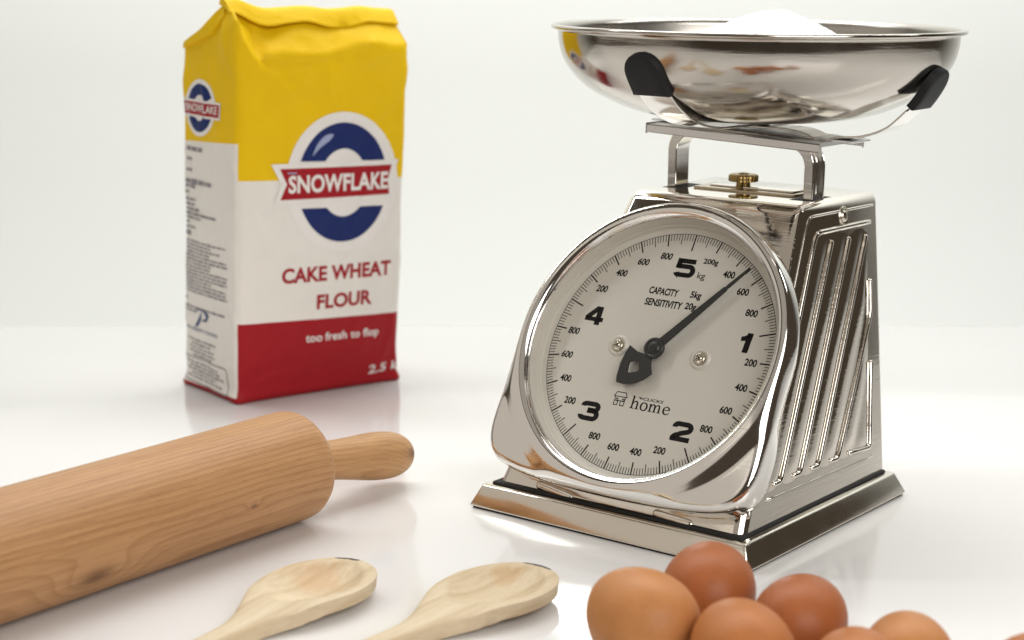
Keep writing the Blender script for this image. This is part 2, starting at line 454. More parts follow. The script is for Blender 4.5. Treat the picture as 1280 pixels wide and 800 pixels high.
# cover glass, held in the ring
V, F = lathe([(0,1.08),(3,1.08),(6,1.08),(7.655,1.08)], 96)
new_obj('cover_glass', [D(x,y,z) for x,y,z in V], F, GLASS, housing)
# dial: flat face with upright matt wall
V, F = lathe([(0,0),(2,0),(4,0),(6,0),(7.0,0),(7.36,0),(7.44,.03),(7.48,.12),(7.50,.3),(7.50,.34),(7.54,.36),(7.58,.7),(7.655,1.02)], 128)
dial = new_obj('dial_face', [D(x,y,z) for x,y,z in V], F, DIAL, scale); sharp(dial, 40)

PRO = .006
ROT = .0176
def flat_mesh(name, V2, F2, material, parent, w_=PRO):
    return new_obj(name, [D(x,y,w_) for x,y in V2], F2, material, parent, False)
# tick ring
V2, F2 = [], []
def quad(p0,p1,p2,p3):
    n_ = len(V2); V2.extend((p0,p1,p2,p3)); F2.append((n_,n_+1,n_+2,n_+3))
def tick(ang, r0, r1, wd):
    d = (sin(ang), cos(ang)); n_ = (d[1],-d[0])
    quad((d[0]*r0-n_[0]*wd/2, d[1]*r0-n_[1]*wd/2),(d[0]*r0+n_[0]*wd/2, d[1]*r0+n_[1]*wd/2),(d[0]*r1+n_[0]*wd/2, d[1]*r1+n_[1]*wd/2),(d[0]*r1-n_[0]*wd/2, d[1]*r1-n_[1]*wd/2))
for k in range(250):
    a = 2*pi*k/250+ROT
    if k % 50 == 0: tick(a, 6.13, 7.1, .085)
    elif k % 10 == 0: tick(a, 6.40, 7.1, .085)
    elif k % 5 == 0: tick(a, 6.50, 7.1, .048)
    else: tick(a, 6.72, 7.1, .042)
for k in range(360):
    a0, a1 = 2*pi*k/360, 2*pi*(k+1)/360
    quad((7.1*sin(a0),7.1*cos(a0)),(7.13*sin(a0),7.13*cos(a0)),(7.13*sin(a1),7.13*cos(a1)),(7.1*sin(a1),7.1*cos(a1)))
flat_mesh('tick_marks', V2, F2, BLACK, dial)

# ---- text helper (built-in font)
def text2d(body, size, bold=0.0, xs=1.0, shear=0.0, align='CENTER', spacing=1.0, res=5):
    cu = bpy.data.curves.new('t', 'FONT'); cu.body = body; cu.size = size; cu.offset = bold; cu.shear = shear
    cu.align_x = align; cu.align_y = 'CENTER' if align != 'LEFTB' else 'BOTTOM_BASELINE'
    cu.space_character = spacing; cu.resolution_u = res; cu.fill_mode = 'FRONT'
    ob = bpy.data.objects.new('t', cu); COL.objects.link(ob)
    dg = bpy.context.evaluated_depsgraph_get(); me = bpy.data.meshes.new_from_object(ob.evaluated_get(dg))
    V_ = [(v.co.x*xs, v.co.y) for v in me.vertices]; F_ = [tuple(p.vertices) for p in me.polygons]
    bpy.data.objects.remove(ob); bpy.data.curves.remove(cu); bpy.data.meshes.remove(me)
    return V_, F_
def fit_box(V_, x0, x1, y0, y1):
    xs_ = [p[0] for p in V_]; ys_ = [p[1] for p in V_]
    ax, bx, ay, by = min(xs_), max(xs_), min(ys_), max(ys_)
    return [(x0+(x-ax)/(bx-ax)*(x1-x0), y0+(y-ay)/(by-ay)*(y1-y0)) for x, y in V_]
def dial_text(name, body, cx, cy, w_, h_, bold=.0, shear=0):
    V_, F_ = text2d(body, 1.0, bold)
    V_ = fit_box(V_, cx-w_/2, cx+w_/2, cy-h_/2, cy+h_/2)
    if shear: V_ = [(x+(y-cy)*shear, y) for x, y in V_]
    return flat_mesh(name, V_, F_, BLACK, dial)
# the heavy extended numerals are drawn as strokes with square corners
def stroke_poly(V_, F_, pts, wd):
    P_ = [Vector(p) for p in pts]; n_ = len(P_); ws = wd if isinstance(wd, (list,tuple)) else [wd]*n_
    base_ = len(V_)
    for i in range(n_):
        d0 = (P_[i]-P_[i-1]).normalized() if i > 0 else None; d1 = (P_[i+1]-P_[i]).normalized() if i < n_-1 else None
        if d0 is None: nn = Vector((-d1.y, d1.x)); k = 1
        elif d1 is None: nn = Vector((-d0.y, d0.x)); k = 1
        else:
            n0 = Vector((-d0.y, d0.x)); n1 = Vector((-d1.y, d1.x)); nn = (n0+n1).normalized(); k = min(1.6, 1/max(.3, nn.dot(n0)))
        V_.append(tuple(P_[i]+nn*ws[i]/2*k)); V_.append(tuple(P_[i]-nn*ws[i]/2*k))
    for i in range(n_-1): F_.append((base_+2*i, base_+2*i+1, base_+2*i+3, base_+2*i+2))
def arc(cx, cy, rx, ry, a0, a1, n_=8): return [(cx+rx*cos(radians(a0+(a1-a0)*i/n_)), cy+ry*sin(radians(a0+(a1-a0)*i/n_))) for i in range(n_+1)]
def numeral(ch, cx, cy, wN=1.28, hN=1.12, shear=.0):
    V_, F_ = [], []; t = .25; a = .5-t/2/1.0
    X, Y = .5-t*.42, .5-t/2
    if ch == '5':
        stroke_poly(V_, F_, [(.46,Y),(-.33,Y)], t); stroke_poly(V_, F_, [(-.33,.5),(-.36,-.04)], t*1.05)
        stroke_poly(V_, F_, [(-.42,.085)]+arc(.22,-.145,.20,.23,90,-90,10)+[(-.25,-.375)]+arc(-.25,-.24,.15,.135,-90,-170,5), t)
    elif ch == '2':
        stroke_poly(V_, F_, arc(-.22,.22,.17,.16,190,90,5)+arc(.22,.20,.18,.18,90,-60,9)+[(-.05,-.09)]+arc(-.05,-.40,.32,.25,105,180,6), t)
        stroke_poly(V_, F_, [(-.47,-Y),(.47,-Y)], t)
    elif ch == '3':
        stroke_poly(V_, F_, arc(-.22,.24,.17,.14,185,90,5)+arc(.22,.22,.17,.165,90,-90,9)+[(-.12,.055)], t)
        stroke_poly(V_, F_, [(-.12,.02)]+arc(.22,-.18,.20,.2,90,-90,9)+arc(-.22,-.24,.19,.14,-90,-185,6), t)
    elif ch == '4':
        stroke_poly(V_, F_, [(.20,.5),(.20,-.5)], t*1.1); stroke_poly(V_, F_, [(-.48,-.20),(.48,-.20)], t*.92)
        stroke_poly(V_, F_, [(.12,.44),(-.40,-.17)], t*1.05)
    elif ch == '1':
        stroke_poly(V_, F_, [(.08,.5),(.08,-.5)], t*1.3); stroke_poly(V_, F_, [(.10,.40),(-.14,.21),(-.36,.16)], [t*.85,t*1.0,t*.9])
    V_ = [(cx+(x+y*shear*2)*wN, cy+y*hN) for x, y in V_]
    # stack the overlapping strokes a hair apart so that no two lie in one plane
    o = new_obj('numeral', [D(x,y,PRO+.0015*(i%2)*0) for i,(x,y) in enumerate(V_)], F_, BLACK, dial, False)
    return o
numeral('5', .05, 5.08); numeral('1', 5.22, 1.32, 1.08, 1.14, .03); numeral('2', 3.03, -4.18); numeral('3', -3.10, -4.02); numeral('4', -4.78, 1.55)
dial_text('unit_mark', 'kg', 1.22, 4.70, .50, .50, .008)
# gram figures around the ring
for kg in range(5):
    for g in (200, 400, 600, 800):
        a = radians((kg+g/1000)*72)+ROT; r = 5.80
        txt = '200g' if (kg == 0 and g == 200) else str(g)
        dial_text('gram_figure', txt, r*sin(a)*1.01, r*cos(a), (.95 if len(txt) == 4 else .74), .42 if len(txt) == 3 else   .42, .03, .16 if kg >= 4 or (kg == 3 and g > 500) else .02)
def left_text(name, body, x0, x1, y0, y1, bold=.032, shear=.06):
    V_, F_ = text2d(body, 1.0, bold); V_ = fit_box(V_, x0, x1, y0, y1)
    V_ = [(x+(y-(y0+y1)/2)*shear, y) for x, y in V_]
    return flat_mesh(name, V_, F_, BLACK, dial)
left_text('printed_text', 'CAPACITY', -1.78, .14, 3.32, 3.76); left_text('printed_text', '5kg', .92, 1.62, 3.28, 3.80)
left_text('printed_text', 'SENSITIVITY', -1.82, .62, 2.62, 3.06); left_text('printed_text', '20g', .80, 1.52, 2.58, 3.10)
# maker's mark: a small house, CLICKS with a swoosh, and 'home' in a serif hand
V_, F_ = [], []
hx, hy = -1.40, -3.02
t = .05
for pth in ([(-.42,.14),(-.30,.40),(.30,.40),(.42,.14)], [(-.44,.14),(.44,.14)], [(-.33,.13),(-.33,-.36)], [(.33,.13),(.33,-.36)], [(-.35,-.36),(-.10,-.36)], [(.08,-.36),(.35,-.36)],
            [(-.10,-.36),(-.10,-.10),(.08,-.10),(.08,-.36)], [(-.24,.02),(-.24,-.12),(-.13,-.12),(-.13,.02),(-.26,.02)], [(.16,.02),(.16,-.12),(.27,-.12),(.27,.02),(.14,.02)]):
    stroke_poly(V_, F_, [(hx+x,hy+y) for x,y in pth], t)
flat_mesh('maker_emblem', V_, F_, BLACK, dial)
V_, F_ = [], []
def hw_(pts, wd, ox): stroke_poly(V_, F_, [(ox+x, -3.42+y) for x, y in pts], wd)
TH, TN = .105, .045
# h
ox = -.62
hw_([(.10,.74),(.10,0)], TH, ox); hw_([(-.02,.71),(.12,.71)], TN, ox); hw_([(-.02,.02),(.24,.02)], TN, ox)
hw_([(.12,.28),(.20,.40),(.32,.45),(.40,.38),(.42,.26),(.42,0)], [TN,.06,.07,.10,TH,TH], ox); hw_([(.31,.02),(.55,.02)], TN, ox)
# o
ox = -.02
hw_([(.26+.20*cos(radians(a)), .22+.225*sin(radians(a))) for a in range(0,361,20)], [.045+.065*abs(cos(radians(a))) for a in range(0,361,20)], ox)
# m
ox = .58
hw_([(.08,.44),(.08,0)], TH, ox); hw_([(-.03,.41),(.10,.41)], TN, ox); hw_([(-.03,.02),(.20,.02)], TN, ox)
for dx in (0, .29):
    hw_([(.10+dx,.28),(.17+dx,.40),(.27+dx,.44),(.35+dx,.38),(.37+dx,.26),(.37+dx,0)], [TN,.055,.065,.095,TH,TH], ox); hw_([(.27+dx,.02),(.48+dx,.02)], TN, ox)
# e
ox = 1.44
hw_([(.08,.25),(.45,.25)], TN, ox); hw_([(.45,.25),(.42,.36),(.30,.44),(.17,.42),(.08,.32),(.07,.18),(.14,.05),(.28,0),(.40,.04),(.47,.12)], [.07,.09,.06,.05,.09,.11,.10,.06,.045,.03], ox)
flat_mesh('maker_name', V_, F_, BLACK, dial)
left_text('maker_line', 'CLICKS', .06, 1.36, -2.85, -2.68, .02, .25)
V_, F_ = [], []
for k in range(3): stroke_poly(V_, F_, [(-.30+.05*k,-2.70-.045*k),(-.10,-2.72-.04*k),(.02,-2.76-.015*k)], [.01,.032,.02])
flat_mesh('maker_swoosh', V_, F_, BLACK, dial)
# dial screws in dished rings
for u in (-2.60, 2.78):
    V, F = lathe([(0,.0),(.0001,.0),(.36,.0),(.42,.05),(.48,.10),(.54,.075),(.62,.01),(.66,-.01)], 40)
    new_obj('screw_dimple', [D(x+u,y+.0,z+.004) for x,y,z in V], F, DIAL, dial)
    V, F = lathe([(.34,.01),(.34,.12),(.30,.17),(.22,.20),(.21,.17),(.20,.17)], 32)
    V2, F2 = lathe([(0,.26),(.12,.25),(.19,.20),(.205,.12)], 28); o_ = len(V); V += V2; F += [tuple(i+o_ for i in f) for f in F2]
    so_ = new_obj('screw', [D(x+u,y,z) for x,y,z in V], F, SCREW, dial)
    V2, F2 = [], []
    stroke_poly(V2, F2, [(-.12,-.06),(.12,.06)], .055); stroke_poly(V2, F2, [(.06,-.12),(-.06,.12)], .055)
    new_obj('screw_recess', [D(x+u,y,.262+.0012*(i>=4)) for i,(x,y) in enumerate(V2)], F2, SLOT, dial, False)
# pointer
nd_ang = radians(38.95); dv = Vector((sin(nd_ang), cos(nd_ang))); pv = Vector((dv.y, -dv.x)); HUB = Vector((-.01,.08))
def prism(name, outline, w0, w1, material, parent, holes=None, bevel=.03):
    bm = bmesh.new(); vs = [bm.verts.new(D(x,y,w0)) for x,y in outline]; f = bm.faces.new(vs)
    r_ = bmesh.ops.extrude_face_region(bm, geom=[f]); up = Vector(D(0,0,w1))-Vector(D(0,0,w0))
    for v in r_['geom']:
        if isinstance(v, bmesh.types.BMVert): v.co += up
    bmesh.ops.triangulate(bm, faces=[f for f in bm.faces if len(f.verts) > 4])
    return bm_obj(name, bm, material, parent, False)
pts = [(0,.26),(3.0,.19),(5.10,.125),(5.22,.06),(5.35,.085),(6.88,.045)]
outl_ = [HUB+dv*a+pv*b for a,b in pts]+[HUB+dv*a-pv*b for a,b in reversed(pts)]
pointer = prism('pointer', [tuple(p) for p in outl_], .34, .46, NEEDLE, scale)
# counterweight: curved shield with a window, ring of quads between two outlines
out_ = [(.0,-.42),(-.38,-.36),(-.98,-.27),(-1.57,.02),(-1.72,-.45),(-1.82,-1.1),(-1.80,-1.85),(-1.70,-2.20),(-1.30,-2.24),(-.93,-2.20),(-.5,-2.06),(-.05,-1.78),(.33,-1.40),(.13,-.95)]
inn_ = [(-.67,-.84),(-.90,-.84),(-1.12,-.86),(-1.30,-.92),(-1.29,-1.10),(-1.27,-1.25),(-1.24,-1.42),(-1.20,-1.56),(-1.02,-1.54),(-.86,-1.50),(-.68,-1.44),(-.52,-1.36),(-.56,-1.16),(-.62,-1.0)]
V = []; n = len(out_)
for w_ in (.34,.46):
    for x,y in out_: V.append(D(x,y,w_))
    for x,y in inn_: V.append(D(x,y,w_))
F = []
for i in range(n):
    j = (i+1) % n
    F += [(i,j,n+j,n+i), (2*n+i,3*n+i,3*n+j,2*n+j), (i,2*n+i,2*n+j,j), (n+i,n+j,3*n+j,3*n+i)]
cw = new_obj('counterweight', V, F, NEEDLE, pointer, False)
V, F = lathe([(.60,.30),(.62,.46),(.60,.52),(.55,.55),(.48,.55),(.44,.51),(.40,.50),(.36,.54),(.30,.60),(.18,.62),(0,.62)], 40)
new_obj('pivot_hub', [D(x+HUB.x,y+HUB.y,z) for x,y,z in V], F, NEEDLE, pointer)
V2, F2 = [], []
stroke_poly(V2, F2, [(-.2,.03),(.2,-.03)], .07); stroke_poly(V2, F2, [(.03,.2),(-.03,-.2)], .07)
new_obj('hub_slot', [D(x+HUB.x,y+HUB.y,.624+.0012*(i>=4)) for i,(x,y) in enumerate(V2)], F2, SLOT, pointer, False)

# ---- top: strip, slots, knob, bracket, tray, arms
strip = bm_obj('top_strip', bev_box(box8(-3.3,3.35,4.5,7.0,BZ1-.01,BZ1+.13), .05, 2), BRASSY, scale, True, 40)
bm_obj('top_strip_plate', bev_box(box8(-2.6,3.0,5.2,6.6,BZ1+.13,BZ1+.24), .04, 2), PANEL, strip, True, 40)
for s in (-1, 1):
    bm_obj('bracket_slot', bev_box(box8(s*4.25-.62,s*4.25+.62,3.55,6.3,BZ1-.03,BZ1+.006), .002, 1), SLOT, scale, False)
V, F = [], []
NK = 96
for z, f in ((.48,1),(.52,1.02),(.80,1.02),(.86,.97),(.90,.86)):
    for k in range(NK):
        a = 2*pi*k/NK; r = .86*f*(1-.045*(1 if (k//2)%2 else 0)); V.append((r*cos(a), r*sin(a), z))
for i in range(4):
    for k in range(NK): F.append((i*NK+k, i*NK+(k+1)%NK, (i+1)*NK+(k+1)%NK, (i+1)*NK+k))
F.append(tuple(range(NK))[::-1]); F.append(tuple(4*NK+k for k in range(NK)))
V2, F2 = lathe([(.46,0),(.46,.2),(.42,.24),(.42,.5)], 32); o_ = len(V); V += V2; F += [tuple(i+o_ for i in f) for f in F2]
V2, F2 = lathe([(.30,.90),(.30,.96),(.2,.99),(0,1.0)], 24); o_ = len(V); V += V2; F += [tuple(i+o_ for i in f) for f in F2]
kn = new_obj('adjusting_knob', [(x-.55,y+5.6,z+BZ1+.05) for x,y,z in V], F, BRASS, scale); sharp(kn, 40)

path = [(-4.25,BZ1-1.2),(-4.25,18.6),(-4.25,19.8)]+[(-4.25+1.0-1.0*cos(a),19.8+1.0*sin(a)) for a in [pi/2*i/6 for i in range(1,7)]]
right = [(3.25+1.0*sin(a),19.48+1.0*cos(a)) for a in [pi/2*i/6 for i in range(0,7)]]+[(4.25,18.6),(4.25,BZ1-1.2)]
allp = [(x,4.75,z) for x,z in path+right]
sec = [(-.72,0),(.72,0),(.72,-.60),(.60,-.60),(.60,-.12),(-.60,-.12),(-.60,-.60),(-.72,-.60)]
V, F = sweep(allp, [(a,-b) for a,b in sec], Vector((0,1,0)))
br = new_obj('post_bracket', V, F, ARMST, scale, True); sharp(br, 35)
bv = br.modifiers.new('edge', 'BEVEL'); bv.width = .0006; bv.segments = 2; bv.limit_method = 'ANGLE'
# tray on the bracket, sagging a little to the right
TILT = Matrix.Rotation(.036, 3, 'Y'); TC = Vector((0,5.55,21.15))
def T_(p): return TILT@Vector(p)+TC
sec = [(-2.55,-.50),(-2.55,.0),(2.75,.0),(2.75,-.50),(2.63,-.50),(2.63,-.12),(-2.43,-.12),(-2.43,-.50)]
V, F = [], []
for x in (-5.75, 5.75):
    for y, z in sec: V.append(T_((x,y,z)))
n = len(sec); F = [(i,(i+1)%n,n+(i+1)%n,n+i) for i in range(n)]+[tuple(range(n)), tuple(n+i for i in range(n))[::-1]]
tray = new_obj('tray', V, F, ZINC, scale, True); sharp(tray, 35)
bv = tray.modifiers.new('edge', 'BEVEL'); bv.width = .0007; bv.segments = 2; bv.limit_method = 'ANGLE'
bm = bev_box([tuple(T_(p)) for p in box8(-6.5,6.9,-.9,1.3,.02,.14)], .04, 1)
bm_obj('tray_strip', bm, ZINC, tray, True, 40)
for px, py in ((-3.4,-1.9),(3.9,-1.9),(-3.4,1.9),(3.9,1.9)):
    V, F = lathe([(.28,-.60),(.28,-.50),(.2,-.46),(0,-.46)], 16)
    pass
# four sprung arms, each tipped with a rubber cap
def arm(az, prof, width=2.3, cap=(.60,1.0)):
    """prof: (r, z) of the strip's inner face from the middle outwards"""
    d = Vector((sin(az), -cos(az), 0)); s = Vector((cos(az), sin(az), 0)); c0 = Vector((0,5.55,0))
    pr = smooth_profile(prof, 6); n_ = len(pr); V, F = [], []
    tk = .13
    for i,(r,z) in enumerate(pr):
        r0,z0 = pr[max(i-1,0)]; r1,z1 = pr[min(i+1,n_-1)]; l = hypot(r1-r0,z1-z0); nr, nz = (z1-z0)/l, -(r1-r0)/l
        wd = width*(1 if i < n_*.72 else max(.2, .82-1.6*(i/n_-.72)))
        for a, b in ((-.5,0),(.5,0),(.5,1),(-.5,1)):
            V.append(c0+d*(r+nr*tk*b)+s*(a*wd)+Vector((0,0,z+nz*tk*b)))
    for i in range(n_-1):
        for k in range(4): F.append((i*4+k,i*4+(k+1)%4,(i+1)*4+(k+1)%4,(i+1)*4+k))
    F += [(0,1,2,3),((n_-1)*4+3,(n_-1)*4+2,(n_-1)*4+1,(n_-1)*4)]
    o = new_obj('support_arm', V, F, ARMST, scale, True); sharp(o, 35)
    bv = o.modifiers.new('edge', 'BEVEL'); bv.width = .0004; bv.segments = 2; bv.limit_method = 'ANGLE'
    # cap: arched pad along the last stretch
    i0 = int(cap[0]*(n_-1)); seg = pr[i0:]
    P0 = seg[0]; m_ = 14; rows = []
    Ltot = sum(hypot(b[0]-a[0], b[1]-a[1]) for a,b in zip(seg,seg[1:])) ; ext = .12
    def at_len(l):
        acc = 0
        for a,b in zip(seg,seg[1:]):
            h = hypot(b[0]-a[0], b[1]-a[1])
            if acc+h >= l or b is seg[-1]:
                t = (l-acc)/h; return (a[0]+(b[0]-a[0])*t, a[1]+(b[1]-a[1])*t), ((b[0]-a[0])/h,(b[1]-a[1])/h)
            acc += h
    W = 1.18; Ltot += ext
    bm = bmesh.new(); grid = []
    outline = []
    arch = 1.18
    for j in range(m_+1):
        l = Ltot*sin(j/m_*pi/2)
        hwid = W if l < Ltot-arch else W*sqrt(max(0,1-((l-(Ltot-arch))/arch)**2))
        if j == 0: hwid = W*1.03
        outline.append((l, hwid))
    def ptc(l, a, depth):
        (r,z),(tr_,tz) = at_len(l); nr, nz = tz, -tr_
        return c0+d*(r+nr*depth)+s*a+Vector((0,0,z+nz*depth))
    lay = []
    for depth, sh in ((-.12,.90),(-.16,.78),(.52,.0),):
        pass
    layers = [(-.10,1.0),(.28,1.0),(.36,.97),(.40,.90)]
    for depth, sh in layers:
        rowv = []
        for l, h_ in outline: rowv.append([bm.verts.new(ptc(Ltot*.5+(l-Ltot*.5)*(1-(1-sh)*1.2), a*h_*sh, depth)) for a in (-1,-.5,0,.5,1)])
        lay.append(rowv)
    def face(*vs):
        vs2 = []
        for v in vs:
            if v not in vs2: vs2.append(v)
        if len(vs2) >= 3:
            try: bm.faces.new(vs2)
            except ValueError: pass
    top = lay[-1]; bot = lay[0]
    for j in range(m_):
        for k in range(4):
            face(top[j][k],top[j][k+1],top[j+1][k+1],top[j+1][k]); face(bot[j][k],bot[j+1][k],bot[j+1][k+1],bot[j][k+1])
    for A,B in zip(lay,lay[1:]):
        for j in range(m_):
            face(A[j][0],B[j][0],B[j+1][0],A[j+1][0]); face(A[j][4],A[j+1][4],B[j+1][4],B[j][4])
        for k in range(4): face(A[0][k],A[0][k+1],B[0][k+1],B[0][k])
    bmesh.ops.remove_doubles(bm, verts=bm.verts, dist=.004)
    bm_obj('rubber_cap', bm, RUBBER, o, True, 38)
F_ARM = [(0,21.72),(3.0,21.72),(5.2,21.78),(7.0,22.10),(8.6,22.75),(9.75,23.55),(10.6,24.55),(11.1,25.35),(11.35,25.95)]
R_ARM = [(0,21.55),(3.0,21.50),(4.3,21.15),(5.0,20.95),(5.7,21.25),(7.2,21.40),(8.6,21.90),(9.6,22.75),(10.35,23.6),(10.95,24.6),(11.25,25.2)]
arm(radians(-2), F_ARM, 2.1, (.675,1)); arm(radians(180), F_ARM, 2.1, (.675,1))
arm(radians(92), R_ARM, 2.1, (.765,1))

# ================================================================== BOWL AND SUGAR
def S2W(x, y, z): c, s = cos(YAW), sin(YAW); return (c*x-s*y, s*x+c*y, z)
bx, by, _ = S2W(0, 5.55, 0)
bowl = empty('weighing_bowl', (bx, by, 27.12), 0)
tag(bowl, 'wide shallow stainless steel bowl resting on the arms of the scale', 'bowl')
outer = smooth_profile([(0,-5.26),(2.5,-5.25),(4.5,-5.2),(6.5,-4.9),(8.0,-4.42),(9.6,-3.6),(10.55,-2.75),(11.15,-1.85),(11.40,-1.0),(11.47,-.30)], 5)
rim = [(11.55,-.16)]+[(11.70+.17*cos(a), -.06+.15*sin(a)) for a in [radians(x) for x in (-110,-70,-30,0,40,80,120,150)]]+[(11.48,-.05)]
inner = [(max(0,r-.10), h+.10) for r, h in reversed(outer)]
V, F = lathe(outer+rim+inner, 160)
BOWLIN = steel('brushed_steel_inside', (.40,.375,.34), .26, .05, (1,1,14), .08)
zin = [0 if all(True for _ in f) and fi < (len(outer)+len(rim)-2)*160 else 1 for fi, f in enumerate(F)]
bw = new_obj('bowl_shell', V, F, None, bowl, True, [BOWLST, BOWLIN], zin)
SUGAR = mat('white_sugar', (.80,.795,.79), .7, 0, .3)
m = SUGAR; v = objco(m); vo = N(m, 'ShaderNodeTexVoronoi'); vo.inputs['Scale'].default_value = 900; L(m, v, vo.inputs['Vector'])
L(m, bump(m, vo.outputs['Distance'], .5, .0006), P(m).inputs['Normal'])
V, F = [], []; nr_, na_ = 90, 220
ox, oy = 1.25, .35
V.append((ox,oy,.98))
for i in range(1, nr_+1):
    for k in range(na_):
        a = 2*pi*k/na_; r = 8.4*i/nr_; x, y = ox*(1-i/nr_)+r*cos(a), oy*(1-i/nr_)+r*sin(a)
        h = 1.0-sqrt(.30+(.46*r)**2)+.55
        h += .10*noise.noise(Vector((x*.6,y*.6,1)))+.05*noise.noise(Vector((x*2.5,y*2.5,4)))+.03*noise.noise(Vector((x*7,y*7,9)))+.045*noise.noise(Vector((x*17,y*17,3)))
        rr = hypot(x,y)
        hb = None
        for (r0,h0),(r1,h1) in zip(inner[::-1],inner[::-1][1:]):
            if r0 <= rr <= r1 and r1 > r0: hb = h0+(h1-h0)*(rr-r0)/(r1-r0)
        if hb is not None: h = max(h, hb-.05+.0)
        V.append((x,y,h))
for k in range(na_): F.append((0,1+k,1+(k+1)%na_))
for i in range(nr_-1):
    for k in range(na_): a = 1+i*na_; F.append((a+k,a+na_+k,a+na_+(k+1)%na_,a+(k+1)%na_))
sg = new_obj('sugar_heap', [(x,y,z) for x,y,z in V], F, SUGAR); sg.location = Vector((bx,by,27.12))*CM
tag(sg, 'white heap of granulated sugar inside the steel bowl', 'sugar', kind='stuff')

# ================================================================== FLOUR BAG
BW, BD, BTH = 13.60, 7.97, .647
bag = empty('flour_bag', (-29.75, 21.55, 0), BTH)
tag(bag, 'yellow, white and red paper bag of cake wheat flour with a folded top', 'bag')
SHX, SHY = .041, -.13                      # the packed bag leans
cT, sT = cos(BTH), sin(BTH)
LX, LY = cT*SHX+sT*SHY, -sT*SHX+cT*SHY
RC = .55
PER = 2*(BW+BD)
def bag_plan(s):
    """s along the outline: 0..BW front, then right side, back, left side (ends at the front left corner). returns x,y,nx,ny"""
    s = s % PER
    segs = [(BW,(0,0),(1,0),(0,-1)),(BD,(BW,0),(0,1),(1,0)),(BW,(BW,BD),(-1,0),(0,1)),(BD,(0,BD),(0,-1),(-1,0))]
    for ln, o_, d_, n_ in segs:
        if s <= ln:
            x, y = o_[0]+d_[0]*s, o_[1]+d_[1]*s
            nx, ny = n_
            for end, sg_ in ((s,-1),(ln-s,1)):
                if end < RC:
                    a = (1-end/RC)*pi/4           # round the corner on a true arc
                    cx_, cy_ = o_[0]+d_[0]*(RC if sg_ < 0 else ln-RC)-n_[0]*RC, o_[1]+d_[1]*(RC if sg_ < 0 else ln-RC)-n_[1]*RC
                    nx, ny = n_[0]*cos(a)+d_[0]*sg_*sin(a), n_[1]*cos(a)+d_[1]*sg_*sin(a)
                    x, y = cx_+nx*RC, cy_+ny*RC
            l = hypot(nx,ny); return x, y, nx/l, ny/l
        s -= ln
    return 0,0,0,-1
def face_of(s):
    s = s % PER
    if s <= BW: return 0, s/BW
    if s <= BW+BD: return 1, (s-BW)/BD
    if s <= 2*BW+BD: return 2, (s-BW-BD)/BW
    return 3, (s-2*BW-BD)/BD
def print_shift(s, z):
    f, t = face_of(s); k = min(1, max(0,z)/5)
    if f == 0: return k*(.22-.040*t*BW)
    if f == 3: return k*(.22-.05*(1-t)*BD)
    return 0
def shoulder(s):
    f, t = face_of(s)
    if f == 0:
        a = t*BW
        if a < 1.3: return 26.6+(24.0-26.6)*(a/1.3)
        return 24.0+.25*sin((a-1.3)*.9)+(a-1.3)*.075
    if f == 1: return 24.9-.5*sin(t*pi)
    if f == 2: return 24.6
    return 24.6+(26.6-24.6)*max(0,(t-.35)/.65)
RIDGE_Y = 2.5
def top_pt(s):
    f, t = face_of(s)
    x, y, _, _ = bag_plan(s)
    if f == 0 or f == 2: xx = x
    else: xx = x+(.35 if f == 1 else -.35)*-1
    xx = min(max(xx, .55), BW-.25)
    zz = 27.15+.55*exp(-((xx-.4)/1.4)**2)-.010*xx+.08*sin(xx*1.3)
    return xx, RIDGE_Y+(-.10 if f == 0 else .10 if f == 2 else 0), zz
CREASES = [((.2,26.4),(2.4,23.5),.42,.22),((2.4,23.5),(7.8,23.95),.16,.30),((7.8,23.95),(13.4,25.0),.12,.25),((2.0,24.6),(5.6,20.8),.10,.22),((5.6,20.8),(8.6,22.0),.06,.25),
           ((13.5,21.4),(10.4,18.9),.09,.2),((13.5,12.2),(11.6,10.6),.06,.2),((13.4,2.6),(10.8,4.7),.11,.22),((.3,1.5),(4.2,2.5),.09,.2),((4.2,2.5),(8.0,1.7),.06,.22),((9.5,23.9),(12.2,21.9),.08,.2),((.2,8.5),(1.9,6.6),.05,.2)]
def crease_depth(a, z):
    d = 0
    for (x0,z0),(x1,z1),dep,wd in CREASES:
        ux, uz = x1-x0, z1-z0; l2 = ux*ux+uz*uz; t = max(-.05, min(1.05, ((a-x0)*ux+(z-z0)*uz)/l2))
        q = hypot(a-x0-ux*t, z-z0-uz*t)
        sgn = ((a-x0)*uz-(z-z0)*ux)
        d -= dep*exp(-q/wd)*(.35+.65*sin(pi*min(1,max(0,t*.9+.05))))
        d += dep*.45*exp(-(q-wd*2.2)**2/(wd*wd*2))*(1 if sgn > 0 else .3)*sin(pi*min(1,max(0,t)))
    return d
